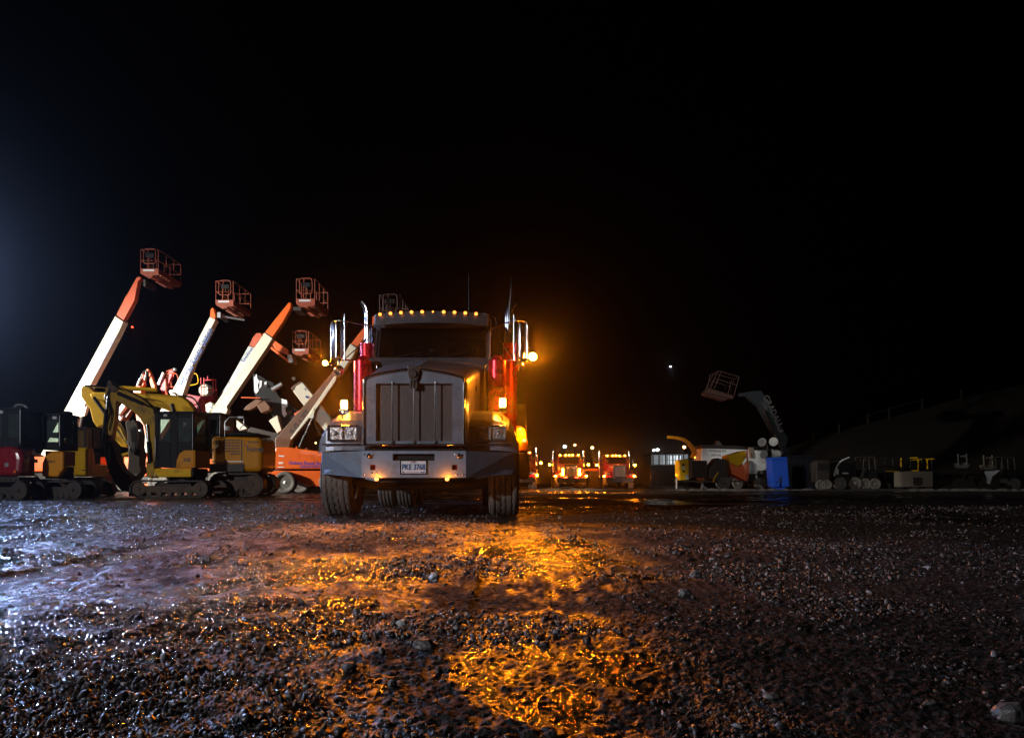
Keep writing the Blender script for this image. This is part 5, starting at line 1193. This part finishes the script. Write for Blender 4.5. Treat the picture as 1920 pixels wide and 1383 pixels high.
# navy container
d = 52.
E = Thing('dumpster', 'large navy steel container in the dark right of the blue cabin', 'container', (X(1502, d), d+1.2, 0))
mb = MB(); mb.px([(1477, 856), (1530, 857), (1532, 916), (1478, 916)], d, 2.3); mb.build('body', 'navy', E, .03)
mb = MB()
for k in range(6): a = 1480+k*9; mb.px([(a, 858), (a+2, 858), (a+2.3, 914), (a+.2, 914)], d-.07, .068)
mb.build('ribs', 'navy', E)
mb = MB(); mb.px([(1476, 853), (1531, 854), (1531, 856.5), (1476, 855.7)], d-.08, 2.4); mb.build('rim', 'navy', E)
# telescopic handler with work platform
d = 58.
E = Thing('telescopic_handler', 'dark telescopic handler boom lettered GRADALL, raised with a mesh work platform', 'telehandler', (X(1475, d), d+1, 0))
boomseg(E, [(1402, 742), (1412, 733), (1428, 732), (1436, 745), (1478, 822), (1473, 838), (1465, 838), (1425, 762)], d, .8, 'boomgrey', 'boom', .03)
boomseg(E, [(1386, 737), (1404, 734), (1412, 732), (1404, 742), (1388, 743)], d+.15, .5, 'boomgrey', 'fork_carriage', .02)
ram(E, (1432, 768), (1468, 850), d-.1, .09, .5, 'darksteel')
text('GRADALL', .66, (X(1449, d), d-.006, Z(771, d)), math.radians(-64), 'steel', E, width=.95); text('534D', .34, (X(1434, d), d-.006, Z(762, d)), math.radians(-64), 'steel', E)
mb = MB(); mb.tube(smooth_path([(X(1459, d), d-.02, Z(802, d)), (X(1463, d), d-.02, Z(809, d)), (X(1467, d), d-.02, Z(806, d))], 5), .04); mb.build('boom_logo', 'offwhite', E)
mb = MB(); A = [(1321, 735), (1326, 729), (1330, 727), (1373, 741), (1374, 747), (1365, 748), (1358, 749)]
mb.px([(1321, 735), (1329, 727), (1376, 742), (1374, 747.5), (1366, 746)], d, 1.3)
mb.px([(1321, 736.5), (1365, 747.5), (1360, 750), (1324, 739.5)], d+.1, 1.1); mb.build('platform', 'dim_basket', E)
mb = MB(); r_ = .035
for yy in (d, d+1.3):
    for a, b, c_, e_ in [(1330, 727, 1347, 695), (1376, 742, 1386, 706), (1347, 695, 1386, 706), (1341, 709, 1382, 722), (1340, 727, 1352, 697), (1365, 738, 1372, 712)]: mb.tube([(X(a, d), yy, Z(b, d)), (X(c_, d), yy, Z(e_, d))], r_, 6)
mb.tube([(X(1347, d), d, Z(695, d)), (X(1347, d), d+1.3, Z(695, d))], r_, 6); mb.tube([(X(1386, d), d, Z(706, d)), (X(1386, d), d+1.3, Z(706, d))], r_, 6)
for a, b, c_, e_ in [(1326, 729, 1331, 702), (1331, 702, 1340, 701), (1338, 728, 1347, 712)]: mb.tube([(X(a, d), d-.1, Z(b, d)), (X(c_, d), d-.1, Z(e_, d))], r_, 6)
mb.build('guard_rail', 'dim_basket', E)
mb = MB(); mb.box(X(1440, d), X(1500, d), d-.3, d+2, .6, 1.6); mb.px([(1463, 838), (1478, 838), (1482, 870), (1460, 870)], d, 1.2); mb.build('chassis', 'navy', E, .05)
for a in (1445, 1496):
    rim = rim_mb((X(a, d), d-.3, .6), .35, .4, -1, axis=(0, 1, 0), n=16).build('wheel', 'darksteel', E); tyre_mb((X(a, d), d-.3, .6), .6, .4, n=24, axis=(0, 1, 0)).build('tyre', 'rubber', E, parent=rim)

# dark parked row at the far right
def skid(px, d, label, cat='loader', cage='darksteel', body='black', w=30, name='skid_steer', glow=None):
    G = Thing(name, label, cat, (X(px, d), d+.8, 0)); k = w/30.
    def P(l): return [(px+a*k, b) for a, b in l]
    mb = MB(); mb.px(P([(-15, 908), (-15, 888), (-10, 880), (12, 880), (15, 888), (15, 908)]), d+.2, 1.3); mb.build('body', body, G, .05)
    mb = MB()
    for yy in (d+.2, d+1.4):
        for a, b, c_, e_ in [(-11, 880, -9, 858), (-9, 858, 10, 857), (10, 857, 13, 880), (0, 858, 1, 880)]: mb.tube([(X(px+a*k, d), yy, Z(b, d)), (X(px+c_*k, d), yy, Z(e_, d))], .04, 6)
    mb.box(X(px-10*k, d), X(px+11*k, d), d+.15, d+1.45, Z(857, d), Z(855, d)); mb.build('roll_cage', cage, G)
    mb = MB(); mb.bar((X(px-10*k, d), d+.1, Z(878, d)), (X(px-19*k, d), d+.1, Z(905, d)), .14, .12); mb.build('lift_arm', cage, G)
    mb = MB(); mb.px(P([(-26, 912), (-24, 894), (-17, 896), (-16, 914)]), d, 1.6); mb.build('bucket', 'darksteel', G, .02)
    for a in (-9, 9):
        rim = rim_mb((X(px+a*k, d), d+.05, .38), .2, .26, -1, axis=(0, 1, 0), n=14).build('wheel', 'steel', G); tyre_mb((X(px+a*k, d), d+.05, .38), .38, .26, n=20, axis=(0, 1, 0)).build('tyre', 'rubber', G, parent=rim)
    return G
E = Thing('generator', 'dark towable generator with slatted side just right of the navy container', 'generator', (X(1545, 47), 47.6, 0)); d = 47.
mb = MB(); mb.px([(1531, 866), (1534, 862), (1553, 862), (1556, 866), (1556, 904), (1531, 904)], d, 1.2); mb.build('housing', 'darksteel', E, .04)
mb = MB()
for k in range(7): a = 1534+k*3; mb.px([(a, 868), (a+1.2, 868), (a+1.2, 882), (a, 882)], d-.02, .018)
mb.build('louvre', 'black', E)
mb = MB(); mb.tube([(X(1557, d), d+.2, .03), (X(1556, d), d+.2, .7)], .05); mb.build('jack_leg', 'offwhite', E)
for a in (1539, 1550): tyre_mb((X(a, d), d, .33), .33, .24, n=20, axis=(0, 1, 0)).build('wheel', 'rubber', E)
E = Thing('wheel_loader', 'black machine with rounded grey cab edge near the foot of the hill', 'loader', (X(1590, 48), 48.8, 0)); d = 48.
mb = MB(); mb.px([(1563, 892), (1566, 876), (1574, 862), (1586, 858), (1600, 862), (1606, 880), (1608, 905), (1570, 905)], d, 1.5); mb.build('body', 'black', E, .06)
mb = MB(); mb.tube(smooth_path([(X(1564, d), d-.03, Z(892, d)), (X(1568, d), d-.03, Z(876, d)), (X(1577, d), d-.03, Z(864, d)), (X(1592, d), d-.03, Z(857, d))], 5), .05, 6); mb.box(X(1579, d), X(1590, d), d-.06, d-.01, Z(888, d), Z(885.5, d)); mb.box(X(1567.5, d), X(1571.5, d), d-.06, d-.01, Z(889, d), Z(879, d)); mb.build('cab_edge', 'offwhite', E)
for a in (1575, 1603):
    rim = rim_mb((X(a, d), d, .42), .24, .3, -1, axis=(0, 1, 0), n=16).build('wheel', 'steel', E); tyre_mb((X(a, d), d, .42), .42, .3, n=24, axis=(0, 1, 0)).build('tyre', 'rubber', E, parent=rim)
skid(1632, 48., 'low black loader with thin bare roll cage, left of the grey bucket', w=30)
# yellow railed mini lifts
for px_, dd, lab in ((1675, 50., 'small lift with a yellow edged dark panel, left one of the yellow railed pair'), (1727, 50.5, 'small lift with double yellow top rails, standing behind the pale loader bucket')):
    d = dd; G = Thing('scissor_lift', lab, 'lift', (X(px_, d), d+.6, 0))
    mb = MB()
    if px_ < 1700: L_ = [(1661, 883, 1685, 883), (1689, 858, 1689, 875)]
    else: L_ = [(1706, 858, 1720, 857.5), (1707, 862, 1721, 861), (1721, 861, 1721.5, 881), (1708, 882, 1722, 882), (1723, 861, 1728, 860.5), (1735, 860.5, 1751, 860), (1738, 861, 1738.5, 879)]
    for a, b, c_, e_ in L_: mb.bar((X(a, d), d-.02, Z(b, d)), (X(c_, d), d-.02, Z(e_, d)), .06, .05)
    mb.build('yellow_rail', 'yellow', G)
    w_ = 16 if px_ < 1700 else 20
    mb = MB()
    for yy in (d, d+1.2):
        for a, b, c_, e_ in [(-w_, 859, w_, 858), (-w_, 859, -w_, 888), (w_, 858, w_, 888), (-w_, 874, w_, 874)]: mb.tube([(X(px_+a, d), yy, Z(b, d)), (X(px_+c_, d), yy, Z(e_, d))], .025, 6)
    mb.build('guard_rail', 'darksteel', G)
    mb = MB(); mb.px([(px_-w_, 886), (px_+w_, 886), (px_+w_, 906), (px_-w_, 906)], d+.05, 1.1); mb.build('body', 'black', G, .03)
    for a in (-w_*.7, w_*.7): tyre_mb((X(px_+a, d), d, .25), .25, .18, n=18, axis=(0, 1, 0)).build('wheel', 'rubber', G)
d = 46.5
E = Thing('loader_bucket', 'wide pale brown loader bucket resting on the gravel edge below yellow rails', 'bucket', (X(1719, d), d+.5, 0))
mb = MB(); mb.px([(1690, 884), (1700, 883), (1749, 883), (1749, 912), (1690, 912)], d, .05); mb.box(X(1690, d), X(1749, d), d+.051, d+.9, .2, .26); mb.box(X(1690, d), X(1692, d), d+.051, d+.9, .261, Z(884, d)); mb.box(X(1747, d), X(1749, d), d+.051, d+.9, .261, Z(884, d))
mb.build('shell', 'wood', E, .01)
mb = MB()
for k in range(7): a = 1692+k*9; mb.px([(a, 912), (a+3, 912), (a+2.4, 918), (a+.6, 918)], d+.0, .06)
mb.build('tooth_row', 'darksteel', E)
mb = MB(); mb.box(X(1712, d), X(1726, d), d-.2, d-.001, .3, .8); mb.build('hitch_plate', 'darksteel', E)
for i, (a0, lab) in enumerate(((1805, 'upright metal attachment frame on the dark pile, left one of two'), (1853, 'upright metal attachment frame with pale tapered plate, right one of two'))):
    d = 46.5+i; G = Thing('machine_attachment', lab, 'attachment', (X(a0, d), d+.5, 0))
    b0 = 853+i*3
    mb = MB()
    for a in (-9, 7): mb.bar((X(a0+a, d), d, Z(b0-3, d)), (X(a0+a+1, d), d, Z(b0+17, d)), .05, .06)
    mb.px([(a0-4, b0+1), (a0+5, b0), (a0+5, b0+3), (a0-3, b0+3.5)], d, .1)
    mb.px([(a0-12, b0+16), (a0-8, b0+15), (a0-2, b0+20), (a0+6, b0+14), (a0+13, b0+18), (a0+9, b0+24), (a0-8, b0+24)], d, .3)
    mb.build('upright_frame', 'steel' if i == 0 else 'wood', G)
    mb = MB()
    if i: mb.px([(a0-6, 883), (a0+22, 881), (a0+12, 890), (a0+8, 892), (a0+3, 908), (a0-1, 906), (a0-2, 894)], d-.1, .1)
    else: mb.px([(a0+6, 882), (a0+9, 882), (a0+2, 896), (a0-2, 896)], d-.1, .05)
    mb.build('tapered_plate', 'rock_pale' if i else 'darksteel', G)
    mb = MB(); s_ = random.Random(i); q = [(a0-38+k*8+s_.uniform(-2, 2), 914-(17 if 2 < k < 8 else 4)+s_.uniform(-5, 5)) for k in range(10)]
    mb.px([(a0-42, 918)]+q+[(a0+44, 918)], d+.1, 1.6); mb.build('rubble_heap', 'darksteel', G)
skid(1893, 49., 'barely visible dark machine under the thin canopy frame at the far right', w=34)
# fence on the hill
d = 92.
E = Thing('rail_fence', 'weathered post and rail fence climbing the dark hill', 'fence', (X(1650, d), d, Z(795, d)))
posts = [(1525, 808, 829), (1573, 794, 812), (1627, 775, 797), (1667, 763, 784), (1729, 746, 769), (1802, 730, 750)]
for a, b, c_ in posts: MB().box(X(a, d)-.08, X(a, d)+.08, d-.08, d+.08, Z(c_+5, d), Z(b, d)).build('post', 'dim_wood', E)
mb = MB()
for i in (2, 3):
    (a, b, _), (a2, b2, _) = posts[i], posts[i+1]; mb.tube([(X(a, d)+.09, d, Z(b+3, d)), (X(a2, d)-.09, d, Z(b2+4, d))], .05, 6)
mb.build('rail', 'dim_wood', E)
# lit building far away
d = 120.
E = Thing('building', 'low white building with lit porch windows between the trucks and the chipper', 'building', (X(1250, d), d+4, 0))
mb = MB(); mb.px([(1220, 871), (1290, 871), (1290, 913), (1220, 913)], d+.3, 7); mb.build('lower_wall', 'darksteel', E)
mb = MB(); mb.px([(1220, 849), (1290, 848), (1290, 851), (1220, 851.5)], d-.5, 8); mb.build('roof', 'darksteel', E)
mb = MB(); mb.px([(1222, 851), (1290, 851), (1290, 871), (1222, 871)], d+2.5, .2); mb.build('wall', em('glowing_wall', (.75, .85, .95), .22), E)  # light falling on the wall is put in as its own glow
for a, b in [(1223, 1226), (1235, 1237.5), (1247, 1250), (1260.5, 1262), (1273, 1275)]: MB().box(X(a, d), X(b, d), d, d+.3, Z(871, d), Z(851.5, d)).build('porch_post', 'white', E)
mb = MB(); mb.px([(1222, 870), (1290, 870), (1290, 871.5), (1222, 871.5)], d-.1, 2.2); mb.build('porch_floor', 'white', E)
for a, b, s_ in [(1250, 1260, .5), (1263, 1272, 1.1), (1275, 1282, 2.0)]:
    wd = MB().box(X(a, d), X(b, d), d+2.3, d+2.45, Z(869, d), Z(853, d)).build('window', em('lit_window', (.85, .97, 1), s_), E)
    mb = MB(); n = 3
    for k in range(1, n): xx = X(a+(b-a)*k/n, d); mb.box(xx-.05, xx+.05, d+2.2, d+2.29, Z(869, d), Z(853, d))
    mb.box(X(a, d), X(b, d), d+2.15, d+2.19, Z(860.5, d), Z(861.5, d)); mb.build('glazing_bar', 'darksteel', E, parent=wd)
# far lamps on poles
def pole_lamp(px, py, d, r, mat, label, cat='street lamp', group=None):
    G = Thing('street_lamp', label, cat, (X(px, d), d, 0), group)
    MB().cyl((X(px, d), d+.3, 0), (X(px, d), d+.3, Z(py, d)+.2), .08, .05, 8).build('pole', 'darksteel', G)
    mb = MB(); mb.box(X(px, d)-r*1.3, X(px, d)+r*1.3, d-.1, d+.5, Z(py, d)+r*1.02, Z(py, d)+r*1.3); mb.build('lamp_housing', 'darksteel', G)
    MB().ball((X(px, d), d, Z(py, d)), r, 10).build('bulb', mat, G)
pole_lamp(1059, 837, 95, .20, 'lamp_white', 'greenish white yard lamp just above the middle far truck')
pole_lamp(1078, 834, 110, .17, 'lamp_warm', 'small warm yard lamp right of the greenish white one')
pole_lamp(1110.5, 839, 90, .18, 'lamp_warm', 'amber yard lamp above the gap between the two far trucks')
pole_lamp(1283, 838, 80, .17, 'lamp_warm', 'amber yard lamp over the chute of the wood chipper')
pole_lamp(1226, 843.5, 125, .18, 'lamp_white', 'left lamp of the white pair above the lit building')
pole_lamp(1233, 843, 125, .24, 'lamp_white', 'right brighter lamp of the white pair above the lit building')
pole_lamp(1496, 836.5, 100, .10, 'lamp_warm', 'tiny lamp right of the light tower heads')
single(MB().ball((X(1257.5, 140), 140, Z(687, 140)), .14, 10), 'aircraft_light', 'lamp_white', 'single tiny white light high in the black sky right of the truck', 'light')
pole_lamp(248, 613, 130, .13, 'lamp_red', 'tiny red mast light beside the tallest cream boom')
pole_lamp(592, 830, 60, .07, 'lamp_warm', 'tiny warm lamp low between the orange base and the truck fender')
# ------------------------------------------------------------------ damp night air, also standing in for lens glow
def haze():
    mb = MB(); mb.box(-540, 540, -60, 420, -1.5, 26)
    m = bpy.data.materials.new('haze_air'); m.use_nodes = True; nt = m.node_tree; nt.nodes.clear()
    o = nt.nodes.new('ShaderNodeOutputMaterial'); v = nt.nodes.new('ShaderNodeVolumePrincipled')
    v.inputs['Color'].default_value = (.9, .92, .95, 1); v.inputs['Density'].default_value = HAZE_D; v.inputs['Anisotropy'].default_value = HAZE_G
    nt.links.new(v.outputs[0], o.inputs['Volume'])
    ob = mb.build('haze', m); ob['kind'] = 'stuff'; ob['label'] = 'damp night air and lens glow round the amber lamps'; ob['category'] = 'haze'
HAZE_D, HAZE_G = .0009, .965
haze()
